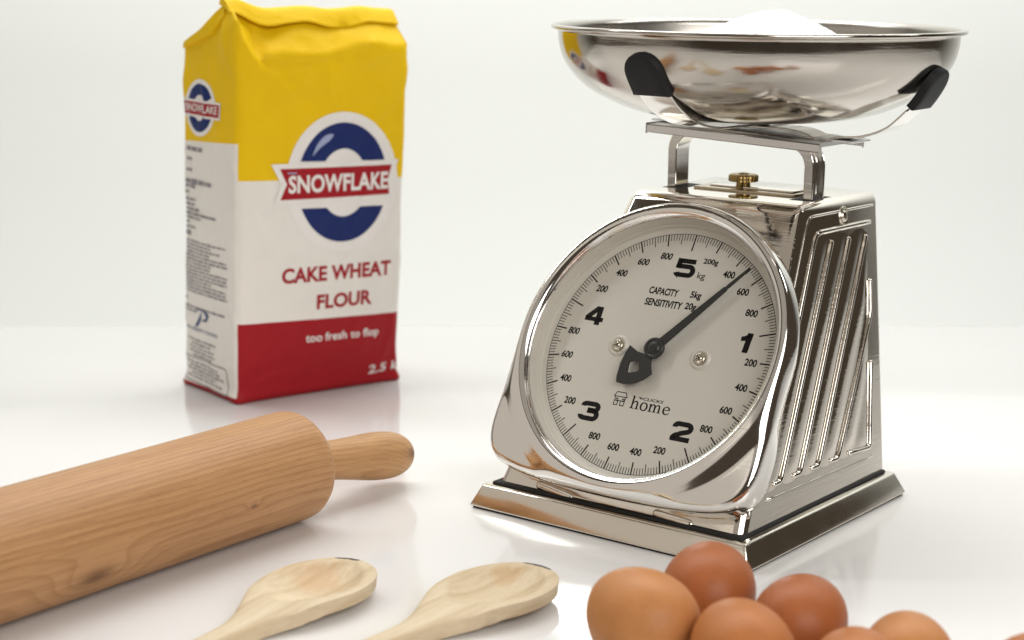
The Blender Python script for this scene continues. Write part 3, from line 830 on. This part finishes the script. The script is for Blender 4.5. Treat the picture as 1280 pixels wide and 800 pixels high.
def bag_pt(s, z, off=0.0, top=None):
    f, t = face_of(s)
    x, y, nx, ny = bag_plan(s)
    zz = z+(print_shift(s, z) if z < 22.3 else print_shift(s,z)*max(0,(24-z)/1.7) if z < 24 else 0)
    bul = .30*sin(pi*t)*sin(pi*min(1,max(0,z)/24)) if f in (0,2) else .22*sin(pi*t)*sin(pi*min(1,max(0,z)/24))
    th_ = 2*pi*s/PER; c1, c2 = cos(th_)*PER/(2*pi), sin(th_)*PER/(2*pi)
    wr = .10*noise.noise(Vector((c1*.28, c2*.28, 3+z*.20)))+.05*noise.noise(Vector((c1*.8, c2*.8, 8+z*.45)))
    wr *= min(1, z/3)
    # crumpled upper part
    u = max(0, (z-19)/6)
    wr += u*(.16*noise.noise(Vector((c1*.45, c2*.45, 21+z*.5)))+.10*abs(noise.noise(Vector((c1*.9, c2*.9, 33+z*.6)))))
    rg = 1-abs(noise.noise(Vector((c1*.33+z*.12, c2*.33, 50+z*.22))))*2.2
    wr += .13*max(0, rg-.55)*min(1, z/2)*(1.0+1.2*u)-.02
    low = exp(-((z-1.6)/1.6)**2)
    wr += low*(.10*noise.noise(Vector((c1*.6, c2*.6, 71+z*.8)))-.10*max(0,.35-abs(noise.noise(Vector((c1*.5+z*.5, c2*.5, 80)))))) 
    fl = .30*exp(-(z/.45)**2)*(abs(t-.5)*2)**6 + .14*exp(-((z-.35)/.4)**2)     # flattened seam at the foot
    if f == 0: wr += crease_depth(t*BW, z)
    d = bul+wr+fl-.02-.15*max(0,1-z/.3)
    return Vector((x+nx*(d+off)+LX*zz, y+ny*(d+off)+LY*zz, max(0.0, zz)))
ss = []
def span(a, b, n_):
    return [a+(b-a)*i/n_ for i in range(n_)]
for a, b, n_ in ((0,RC,5),(RC,BW-RC,60),(BW-RC,BW,5)): ss += span(a,b,n_)
for a, b, n_ in ((BW,BW+RC,5),(BW+RC,BW+BD-RC,18),(BW+BD-RC,BW+BD,5)): ss += span(a,b,n_)
for a, b, n_ in ((BW+BD,BW+BD+RC,4),(BW+BD+RC,2*BW+BD-RC,20),(2*BW+BD-RC,2*BW+BD,4)): ss += span(a,b,n_)
o_ = 2*BW+BD
for a, b, n_ in ((o_,o_+RC,5),(o_+RC,PER-RC,34),(PER-RC,PER,5)): ss += span(a,b,n_)
ZR, ZY, ZS, ZB = 5.62, 15.72, 18.25, .42
zs = [0,.12,.25,ZB,.6,.9,1.1,1.3]+[1.3+(ZR-1.3)*i/16 for i in range(1,17)]+[ZR+(ZY-ZR)*i/38 for i in range(1,39)]+[ZY+(ZS-ZY)*i/10 for i in range(1,11)]+[ZS+(22.3-ZS)*i/16 for i in range(1,17)]
V, F, FMI = [], [], []
rows = []
for z in zs: rows.append(len(V)); V += [bag_pt(s, z) for s in ss]
for i in range(1, 9):
    rows.append(len(V)); V += [bag_pt(s, 22.3+(shoulder(s)-22.3)*i/8) for s in ss]
NTOP = 8
for i in range(1, NTOP+1):
    rows.append(len(V)); t = i/NTOP
    for s in ss:
        p = bag_pt(s, shoulder(s)); q_ = Vector(top_pt(s)); q_ = Vector((q_.x+LX*q_.z, q_.y+LY*q_.z, q_.z))
        v = p.lerp(q_, t)
        f_, tt = face_of(s)
        k = 4*t*(1-t)
        crease = -.42*exp(-((tt*BW-2.0-2.2*t)/.9)**2) if f_ == 0 else 0
        v += Vector((0, -k*(crease*1.0), k*(.10*noise.noise(Vector((v.x*.6,v.y*.8,40)))+.25*crease+.12)))
        v += Vector((0, k*.14*noise.noise(Vector((v.x*.7, v.z*1.1, 60))), 0))
        V.append(v)
ns = len(ss)
for ri in range(len(rows)-1):
    for k in range(ns):
        k1 = (k+1) % ns
        F.append((rows[ri]+k, rows[ri]+k1, rows[ri+1]+k1, rows[ri+1]+k))
        zc = (zs[ri]+zs[ri+1])/2 if ri+1 < len(zs) else 30
        sm_ = (ss[k]+(ss[k1] if k1 else PER))/2; f_, _t = face_of(sm_)
        if f_ == 3: mi = 2 if zc < ZB else (1 if zc < ZS else 0)
        else: mi = 2 if zc < ZR else (1 if zc < ZY else 0)
        FMI.append(mi)
F.append(tuple(rows[0]+k for k in range(ns))[::-1]); FMI.append(2)
sack = new_obj('paper_sack', V, F, None, bag, True, [YELLOW, WHITEP, REDP], FMI)
# folded-over top flap, running along the ridge and creased down at the left end
def lean(p): return Vector((p[0]+LX*p[2], p[1]+LY*p[2], p[2]))
V, F = [], []
st = 40
for i in range(st+1):
    t = i/st; x = .15+(BW-.35)*t
    zt_ = 27.45+.55*exp(-((x-.6)/1.5)**2)-.012*x+.08*sin(x*1.3)+.05*noise.noise(Vector((x*.8,0,2)))
    hgt = .85+.12*sin(x*.9)+.10*noise.noise(Vector((x*.6,5,2)))-.25*exp(-((x-.2)/.9)**2)
    y0 = RIDGE_Y-.35+.06*sin(x*1.1)
    out = .62+.10*noise.noise(Vector((x*.5,9,1)))
    for y, z in ((y0+.62,zt_-.35),(y0+.55,zt_-.02),(y0+.30,zt_+.06),(y0-.10,zt_-.02),(y0-.30,zt_-.16),(y0-.30-out*.5,zt_-.15-hgt*.5),(y0-.30-out,zt_-.16-hgt),(y0-.25-out,zt_-.28-hgt),(y0-.05-out*.5,zt_-.30-hgt*.55),(y0+.1,zt_-.45)):
        V.append(lean((x,y,z)))
n = 10
for i in range(st):
    for k in range(n): F.append((i*n+k, i*n+(k+1)%n, (i+1)*n+(k+1)%n, (i+1)*n+k))
F.append(tuple(range(n))[::-1]); F.append(tuple(st*n+k for k in range(n)))
fl = new_obj('top_flap', V, F, YELLOW, bag); sharp(fl, 55)
# gusset ear: folded triangle of paper at the left end
ear = [lean(p) for p in [(.35,RIDGE_Y-.2,27.75),(-.18,RIDGE_Y+1.4,26.3),(-.28,BD-.9,25.0),(-.22,BD-.6,24.55),(-.10,RIDGE_Y+1.2,25.6),(.10,RIDGE_Y-.4,26.9)]]
ear2 = [p+Vector((.22,0,-.02)) for p in ear]
V = ear+ear2; F = [(0,1,2,3,4,5),(11,10,9,8,7,6)]+[(i,(i+1)%6,6+(i+1)%6,6+i) for i in range(6)]
bm = bmesh.new(); vs = [bm.verts.new(v) for v in V]
for f in F: bm.faces.new([vs[i] for i in f])
bmesh.ops.triangulate(bm, faces=[f for f in bm.faces if len(f.verts) > 4])
bm_obj('gusset_fold', bm, YELLOW, bag, False)

# ---- printing: flat shapes laid on the paper
def lay(name, V2, F2, material, off=.03, base_s=0.0, flip=False, label=None):
    """V2 in (distance along the face, height)"""
    bm = bmesh.new(); vs = [bm.verts.new((x,y,0)) for x,y in V2]
    for f in F2:
        try: bm.faces.new([vs[i] for i in f])
        except ValueError: pass
    for _ in range(5):
        big = [e for e in bm.edges if e.calc_length() > .38]
        if not big: break
        bmesh.ops.subdivide_edges(bm, edges=big, cuts=1, use_grid_fill=False)
        bmesh.ops.triangulate(bm, faces=[f for f in bm.faces if len(f.verts) > 3])
    for v in bm.verts: v.co = bag_pt(base_s+v.co.x, v.co.y, off)
    o = bm_obj(name, bm, material, sack, True)
    return o
def ring2d(cx, cy, rx0, ry0, rx1, ry1, a0, a1, n_=28):
    V_, F_ = [], []
    for i in range(n_+1):
        a = radians(a0+(a1-a0)*i/n_); V_ += [(cx+rx0*cos(a), cy+ry0*sin(a)), (cx+rx1*cos(a), cy+ry1*sin(a))]
        if i: F_.append((2*i-2,2*i-1,2*i+1,2*i))
    return V_, F_
def grid2d(top, bot, n_=14):
    """strip between two polylines of equal length"""
    V_, F_ = [], []
    for i,(a,b) in enumerate(zip(top,bot)):
        V_ += [a,b]
        if i: F_.append((2*i-2,2*i-1,2*i+1,2*i))
    return V_, F_
PS = lambda a: -.22+.040*a            # undo the print slope that bag_pt adds, for points measured on the bag
def fx(pts): return [(a, z+PS(a)) for a, z in pts]
CX, CY = 8.25, 15.35+PS(8.25)
# white field behind the emblem (reaches into the yellow)
V_, F_ = ring2d(CX, CY, 0.02, .02, 4.62, 4.98, 0, 360, 60); lay('emblem_ground', V_, F_, INKW, .022)
# blue ring
def clip_arc(up):
    # ring cut flat at the banner
    cut = 1.55 if up else -1.75
    V_, F_ = [], []
    n_ = 40; m_ = 4
    rx1, ry1, rx0, ry0 = 3.72, 4.24, 1.98, 2.42
    for i in range(n_+1):
        a = pi*i/n_*(1 if up else -1)
        for j in range(m_+1):
            t = j/m_; rx, ry = rx0+(rx1-rx0)*t, ry0+(ry1-ry0)*t
            lim = math.asin(min(1, abs(cut)/ry))
            aa = (lim+(pi-2*lim)*i/n_)*(1 if up else -1)
            V_.append((CX+rx*cos(aa), CY+ry*sin(aa)))
        if i:
            for j in range(m_): b = (i-1)*(m_+1)+j; F_.append((b,b+1,b+m_+2,b+m_+1))
    return V_, F_
for up in (True, False):
    V_, F_ = clip_arc(up); lay('emblem_ring', V_, F_, INKB, .040)
# gleam printed on the ring
V_, F_ = [], []
gp = [(CX+3.02*cos(radians(a)), CY+3.55*sin(radians(a))) for a in range(107,150,4)]
stroke_poly(V_, F_, gp, [.05,.30,.42,.48,.46,.42,.36,.30,.22,.14,.04][:len(gp)]); lay('emblem_gleam', V_, F_, INKG, .058)
# banner: white edge then red
def banner(name, e, material, off):
    n_ = 16
    tl, tr_, br_, bl = (3.18,16.61), (12.33,16.38), (12.16,14.26), (3.21,14.44)
    nl, nr = (3.72,15.52), (11.98,15.33)
    top_ = [(tl[0]-e*1.6+ (tr_[0]-tl[0]+e*3.0)*i/n_, tl[1]+e*.85+(tr_[1]-tl[1])*i/n_) for i in range(n_+1)]
    bot_ = [(bl[0]-e*1.2+ (br_[0]-bl[0]+e*2.4)*i/n_, bl[1]-e*.55+(br_[1]-bl[1])*i/n_) for i in range(n_+1)]
    mid_ = [(nl[0]-e*1.0+ (nr[0]-nl[0]+e*1.9)*i/n_, nl[1]+(nr[1]-nl[1])*i/n_) for i in range(n_+1)]
    V_, F_ = [], []
    for a, b, c in zip(top_, mid_, bot_): V_ += fx([a,b,c])
    for i in range(n_): F_ += [(3*i,3*i+1,3*i+4,3*i+3),(3*i+1,3*i+2,3*i+5,3*i+4)]
    lay(name, V_, F_, material, off)
banner('banner_edge', .42, INKW, .052); banner('banner', 0, INKR, .066)
def bag_text(name, body, x0, x1, zl, zr, h, bold, material, off, base_s=0, slant=0):
    V_, F_ = text2d(body, 1.0, bold, spacing=1.02); V_ = fit_box(V_, x0, x1, 0, h)
    V_ = [(x+slant*y, zl+(zr-zl)*(x-x0)/(x1-x0)+y) for x, y in V_]
    if base_s == 0: V_ = fx(V_)
    return lay(name, V_, F_, material, off, base_s)
bag_text('brand_name', 'SNOWFLAKE', 3.82, 12.00, 14.86, 14.66, 1.26, .03, INKW, .085)
V_, F_ = [], []; stroke_poly(V_, F_, fx([(3.75,16.30),(4.45,16.25)]), .10); lay('fine_print', V_, F_, INKG, .085)
bag_text('product_name', 'CAKE WHEAT', 3.42, 12.46, 8.44, 8.24, 1.12, .034, INKR, .03)
bag_text('product_name', 'FLOUR', 6.24, 10.88, 6.30, 6.22, 1.10, .034, INKR, .03)
bag_text('slogan', 'too fresh to flop', 5.46, 11.65, 3.72, 3.50, .84, .02, INKW, .03)
bag_text('weight_mark', '2.5 kg', 10.85, 13.95,   .40, .50, .92, .02, INKW, .03, 0, .10)
# left side panel: small emblem, then dense fine print
LS = 2*BW+BD
def sp(b, z): return (BD-b, z-.22+.05*b)       # b measured from the front corner towards the back
ex, ez = 5.15, 20.55
V_, F_ = ring2d(*sp(ex,ez), 0.02, .02, 2.28, 1.98, 0, 360, 40); lay('side_emblem', V_, F_, INKW, .022, LS)
for up in (1,-1):
    V_, F_ = ring2d(*sp(ex,ez), 1.0, .9, 1.92, 1.68, 24*up, 156*up, 24); lay('side_emblem', V_, F_, INKB, .036, LS)
for e, mm, off in ((.16,INKW,.046),(0,INKR,.058)):
    V_, F_ = [], []
    for i in range(9):
        b = 7.45+e-(5.1+2*e)*i/8; V_ += [sp(b, 20.92+e), sp(b,20.05-e)]
        if i: F_.append((2*i-2,2*i-1,2*i+1,2*i))
    lay('side_banner', V_, F_, mm, off, LS)
bag_text('side_brand_name', 'SNOWFLAKE', BD-7.2, BD-2.6, 20.25-.22+.36, 20.25-.22+.13, .55, .016, INKW, .072, LS)
rnd = random.Random(11)
V_, F_ = [], []
def line(b0, b1, z, wd=.20):
    b = b0
    while b > b1+.1:
        wl = min(b-b1, rnd.uniform(.25,1.0)); pts_ = [sp(b,z), sp(b-wl,z)]
        k = rnd.uniform(.75,1.05); stroke_poly(V_, F_, pts_, wd*k); b -= wl+.13
for b0,b1,z,wd in ((7.2,4.6,17.62,.32),(7.1,6.3,16.9,.26),(7.2,6.4,16.1,.26),(7.4,3.3,15.3,.36),(7.4,5.9,14.95,.30),(7.4,6.9,14.5,.16),(7.5,5.9,14.0,.2),(7.5,6.0,13.65,.2),(7.5,5.3,13.3,.24),(7.6,2.7,12.98,.22),(7.6,5.0,12.68,.2),(7.6,6.8,12.35,.2),(7.6,5.9,12.0,.2),(7.6,6.5,11.55,.34)):
    line(b0,b1,z,wd)
for i in range(15):
    z = 11.0-.262*i; line(7.6, rnd.choice((1.2,1.3,1.4,2.2,3.4)), z, .15)
line(7.6,7.2,6.75,.2); line(7.6,1.5,6.15,.17); line(7.6,5.6,5.88,.17)
for i,(a,b) in enumerate(((7.3,2.9),(6.6,3.6),(7.0,3.2),(6.9,3.0),(6.4,3.5))): line(a,b,3.72-.30*i,.15)
for i,(a,b) in enumerate(((7.3,2.6),(6.9,2.2),(7.2,1.9),(6.6,3.0),(7.2,2.1))): line(a,b,1.95-.28*i,.14)
lay('fine_print', V_, F_, INKK, .03, LS)
V_, F_ = [], []
stroke_poly(V_, F_, [sp(b,z) for b,z in ((7.6,2.28),(1.6,2.38),(1.4,2.2),(1.2,.66),(1.4,.52),(7.4,.48),(7.6,.7),(7.6,2.28))], .09); lay('print_box', V_, F_, INKK, .03, LS)
V_, F_ = [], []
stroke_poly(V_, F_, [sp(b,z) for b,z in ((5.85,4.75),(5.5,5.0),(5.15,5.45),(4.95,5.9))], [.10,.34,.30,.12])
stroke_poly(V_, F_, [sp(b,z) for b,z in ((5.9,5.85),(5.3,6.12),(4.5,6.1),(4.0,5.8),(4.2,5.45),(4.9,5.32))], [.05,.12,.24,.34,.26,.08])
lay('company_emblem', V_, F_, INKN, .03, LS)
bag_text('company_name', 'PIONEER FOODS', BD-7.3, BD-2.6, 4.42-.22+.36, 4.42-.22+.13, .26, .0, INKN, .03, LS)

# ================================================================== ROLLING PIN
PX, PY, PR, PTH = -22.34, -3.75, 3.09, .930
pin = empty('rolling_pin', (PX, PY, PR), PTH)
tag(pin, 'thick wooden rolling pin with a dark knot, lying in front of the flour bag', 'rolling pin')
KN = [(-16.9,-2.6,-1.35,.50),(-6.6,-3.02,-.30,.13),(-10.3,-2.9,-.2,.08)]
WPIN = wood('pin_wood', (.50,.278,.128), (.27,.125,.048), (.425,.218,.094), 40, .5, KN)
WHAN = wood('handle_wood', (.52,.30,.135), (.29,.14,.055), (.44,.235,.10), 52, .45, [(8.6,-1.15,.25,.35)])
PLN = 27.0
prof = [(0,-PLN),(1.2,-PLN),(2.4,-PLN+.05),(2.85,-PLN+.22),(3.03,-PLN+.5),(3.09,-PLN+.9)]+[(3.09,-PLN+1+25.1*i/14) for i in range(15)]+[(3.09,-.85),(3.04,-.48),(2.90,-.22),(2.62,-.05),(2.0,0),(1.2,0),(0,0)]
V, F = lathe(prof, 128, 'x')
brl = new_obj('barrel', V, F, WPIN, pin); sharp(brl, 50)
hp = smooth_profile([(0,-.25),(1.0,-.25),(1.10,-.1),(1.10,.3),(1.10,1.5),(1.15,3.0),(1.25,4.3),(1.37,5.6),(1.42,6.7),(1.36,7.7),(1.14,8.5),(.75,9.05),(.36,9.27),(0,9.33)], 4)
hp = [(max(0,r),h) for r,h in hp]
V, F = lathe(hp, 64, 'x')
h1 = new_obj('handle', V, F, WHAN, pin); h1.rotation_euler = (0, radians(8.6), radians(-1.0))
h2 = h1.copy(); COL.objects.link(h2); h2.parent = pin; h2.location = (-PLN*CM,0,0); h2.rotation_euler = (0, radians(-6), radians(180))

# ================================================================== WOODEN SPOONS
def spoon(name, loc, ang, label, seed, stain_shades, scorch, length=24):
    """head tip towards +x; origin in the middle of the head on the table"""
    xs_ = [3.72,3.68,3.5,3.2,2.7,2.0,1.2,.3,-.6,-1.5,-2.4,-3.3,-4.2,-5.1,-6.2,-7.5,-9.5,-12,-15,-18,-21,-length,-length-.15]
    hw_t = {3.72:.0,3.68:.42,3.5:.98,3.2:1.45,2.7:1.92,2.0:2.28,1.2:2.50,.3:2.58,-.6:2.50,-1.5:2.30,-2.4:2.02,-3.3:1.66,-4.2:1.27,-5.1:.96,-6.2:.74,-7.5:.64,-9.5:.60,-12:.58,-15:.58,-18:.58,-21:.58}
    tab = [(x, hw_t.get(x, .5 if x == -length else 0)) for x in xs_]
    sm = [tab[0]]+smooth_profile(tab[1:10], 6)[:-1]+smooth_profile(tab[9:], 3)
    NA = 40; V, F = [], []
    # cross-sections: closed loop; upper side dished in the head
    for x, h in sm:
        h = max(h, .02)
        ztop = 1.22 if x > -2 else 1.22-.30*min(1,(-2-x)/4)
        thick_edge = .86 if x > -2 else .92
        inhead = max(0, 1-((x-.25)/3.15)**2) if abs(x-.25) < 3.15 else 0
        for k in range(NA):
            if k < 20:      # upper surface from +h to -h
                u = 1-2*k/19; y = u*h
                q = u/.84
                dish = .78*max(0, inhead-q*q) if abs(q) < 1 else 0
                dish = dish**.85 if dish > 0 else 0
                roundh = (1-sqrt(max(0,1-u*u*.92)))*(.42 if x < -5 else .42*max(0,min(1,(-2.5-x)/2.5)))
                lip = -.07*max(0,(abs(u)-.93)/.07)
                z = ztop-dish-roundh+lip
            else:           # under surface back
                j = k-20; u = -1+2*j/19; y = u*h
                hb = (1-abs(u)**5) if x > -3 else (1-u*u*.9)**.5
                low = .0 if x > -6 else .10
                zb_ = .34+.0
                rise = .75*max(0,(x-1.5)/2.2)**2*.55
                z = ztop-thick_edge-.27*hb+.12+rise*.5
                z = max(z, .0)
                y *= .965 if abs(u) > .9 else .99
            jit = 1+.006*noise.noise(Vector((x*.7,seed,k*.2)))
            V.append((x, y*jit, max(0,z+.012*noise.noise(Vector((x*1.1,y*1.2,seed))))))
    SC = []
    for x, h in sm:
        h = max(h, .02)
        for k in range(NA):
            u = 1-2*k/19 if k < 20 else -1+2*(k-20)/19
            y = u*h; edge = max(0, 1-hypot(x-.25, y*1.32)/3.47) if k < 20 else .02
            ang_ = atan2(y, x-.25)
            a0, a1 = scorch
            win = max(0, min(1, (ang_-a0)/.12, (a1-ang_)/.12))
            SC.append(win*max(0, 1-edge/.12)*(1 if k < 20 else max(0, .5-abs(k-20)*.2 if k < 24 else 0)))
    m_ = len(sm)
    for i in range(m_-1):
        for k in range(NA): F.append((i*NA+k, (i+1)*NA+k, (i+1)*NA+(k+1)%NA, i*NA+(k+1)%NA))
    F.append(tuple(range(NA))); F.append(tuple((m_-1)*NA+k for k in range(NA))[::-1])
    mt = wood(name+'_wood', (.68,.565,.40), (.42,.285,.145), (.60,.47,.305), 9, .55, (), None, .6, stain_shades)
    o = new_obj(name, V, F, mt); o.location = Vector((*loc,0))*CM; o.rotation_euler = (0,0,ang)
    at_ = o.data.attributes.new('scorch', 'FLOAT', 'POINT'); at_.data.foreach_set('value', SC)
    an = N(mt, 'ShaderNodeAttribute', attribute_name='scorch')
    nz = noise_n(mt, objco(mt, (160,160,160)), 1.0, 4, .65)
    fac = ramp(mt, math_n(mt, 'ADD', an.outputs['Fac'], math_n(mt, 'MULTIPLY', math_n(mt, 'SUBTRACT', nz, .5), .9)), [(.42,(0,0,0)),(.56,(1,1,1))])
    fac = math_n(mt, 'MULTIPLY', fac, math_n(mt, 'GREATER_THAN', an.outputs['Fac'], .03))
    old = P(mt).inputs['Base Color'].links[0].from_socket
    L(mt, mixc(mt, fac, old, (.03,.017,.01)), P(mt).inputs['Base Color'])
    sharp(o, 48); tag(o, label, 'spoon', 'wooden spoons on the table')
    return o
TOAST = (.50,.25,.08); CHAR = (.035,.02,.012)
spoon('wooden_spoon', (-20.05,-17.75), radians(59), 'wooden spoon lying nearer the rolling pin, its tan bowl scorched black at the rim', 3.0,
      [(1.4,.9,.7,1.9,TOAST,.42),(-1.5,.4,.9,1.3,(.78,.64,.46),.4)], (-.12,.42))
spoon('wooden_spoon', (-11.3,-18.0), radians(50.5), 'pale wooden spoon lying between the eggs and the other spoon', 9.0,
      [(2.2,1.1,.8,1.1,(.50,.30,.13),.5),(.2,-.5,.7,2.0,(.60,.46,.28),.3)], (-.32,.36))

# ================================================================== EGGS
def egg_mat(name, col, dark):
    m = mat(name, col, .46, 0, .28); v = objco(m)
    c = mixc(m, ramp(m, noise_n(m, v, 45, 5, .6), [(.3,(0,0,0)),(.75,(1,1,1))]), col, dark)
    sp_ = ramp(m, noise_n(m, v, 330, 3, .6), [(.60,(0,0,0)),(.70,(1,1,1))])
    c = mixc(m, math_n(m, 'MULTIPLY', sp_, .35), c, dark)
    L(m, c, P(m).inputs['Base Color']); L(m, bump(m, noise_n(m, v, 420, 3), .22, .0005), P(m).inputs['Normal'])
    P(m).inputs['Subsurface Weight'].default_value = .08; P(m).inputs['Subsurface Radius'].default_value = (.006,.002,.001)
    return m
EM = [egg_mat('egg_shell_light', (.55,.24,.085), (.44,.175,.055)), egg_mat('egg_shell_dark', (.40,.125,.038), (.32,.092,.027)), egg_mat('egg_shell_mid', (.49,.178,.052), (.40,.135,.038))]
def egg_profile(R, Lh):
    out = []
    for i in range(25):
        a = pi*i/24; x = -cos(a)*Lh
        r = R*sin(a)*(1-.11*(x/Lh))            # blunter at one end
        out.append((max(0,r) if 0 < i < 24 else 0, x))
    return out
def egg(x, y, R, Lh, az, el, mt, label):
    V, F = lathe(egg_profile(R, Lh), 40)
    rot = Matrix.Rotation(az, 3, 'Z')@Matrix.Rotation(pi/2-el, 3, 'Y')
    V = [rot@Vector(v) for v in V]; zmin = min(v.z for v in V)
    o = new_obj('egg', V, F, mt); o.location = Vector((x,y,-zmin))*CM
    tag(o, label, 'egg', 'brown eggs lying in front of the scale')
egg(-4.72,-26.05,2.36,2.68,radians(140),radians(22),EM[0],'light brown egg nearest the spoons, largest of the eggs in view')
egg(-1.25,-21.15,2.19,2.75,radians(75),radians(8),EM[1],'darker brown egg overlapping the front corner of the scale')
egg(-.72,-29.05,2.22,2.85,radians(100),radians(10),EM[2],'orange brown egg in front of the two darker eggs, between light one and cropped one')
egg(2.45,-24.8,2.08,2.65,radians(60),radians(6),EM[1],'dark reddish brown egg to the right of the one at the scale corner')
egg(3.75,-31.15,2.06,2.65,radians(85),radians(5),EM[2],'egg barely showing at the lower edge, tucked between two brown eggs')
egg(6.35,-28.75,1.98,2.5,radians(80),radians(5),EM[0],'tan brown egg lowest on the right with a clear white gap beyond it')
egg(11.25,-31.0,2.0,2.55,radians(40),radians(0),EM[2],'egg of which only a sliver shows in the lower right corner')

sc.render.engine = 'CYCLES'
sc.cycles.max_bounces = 10; sc.cycles.glossy_bounces = 6; sc.cycles.transparent_max_bounces = 8
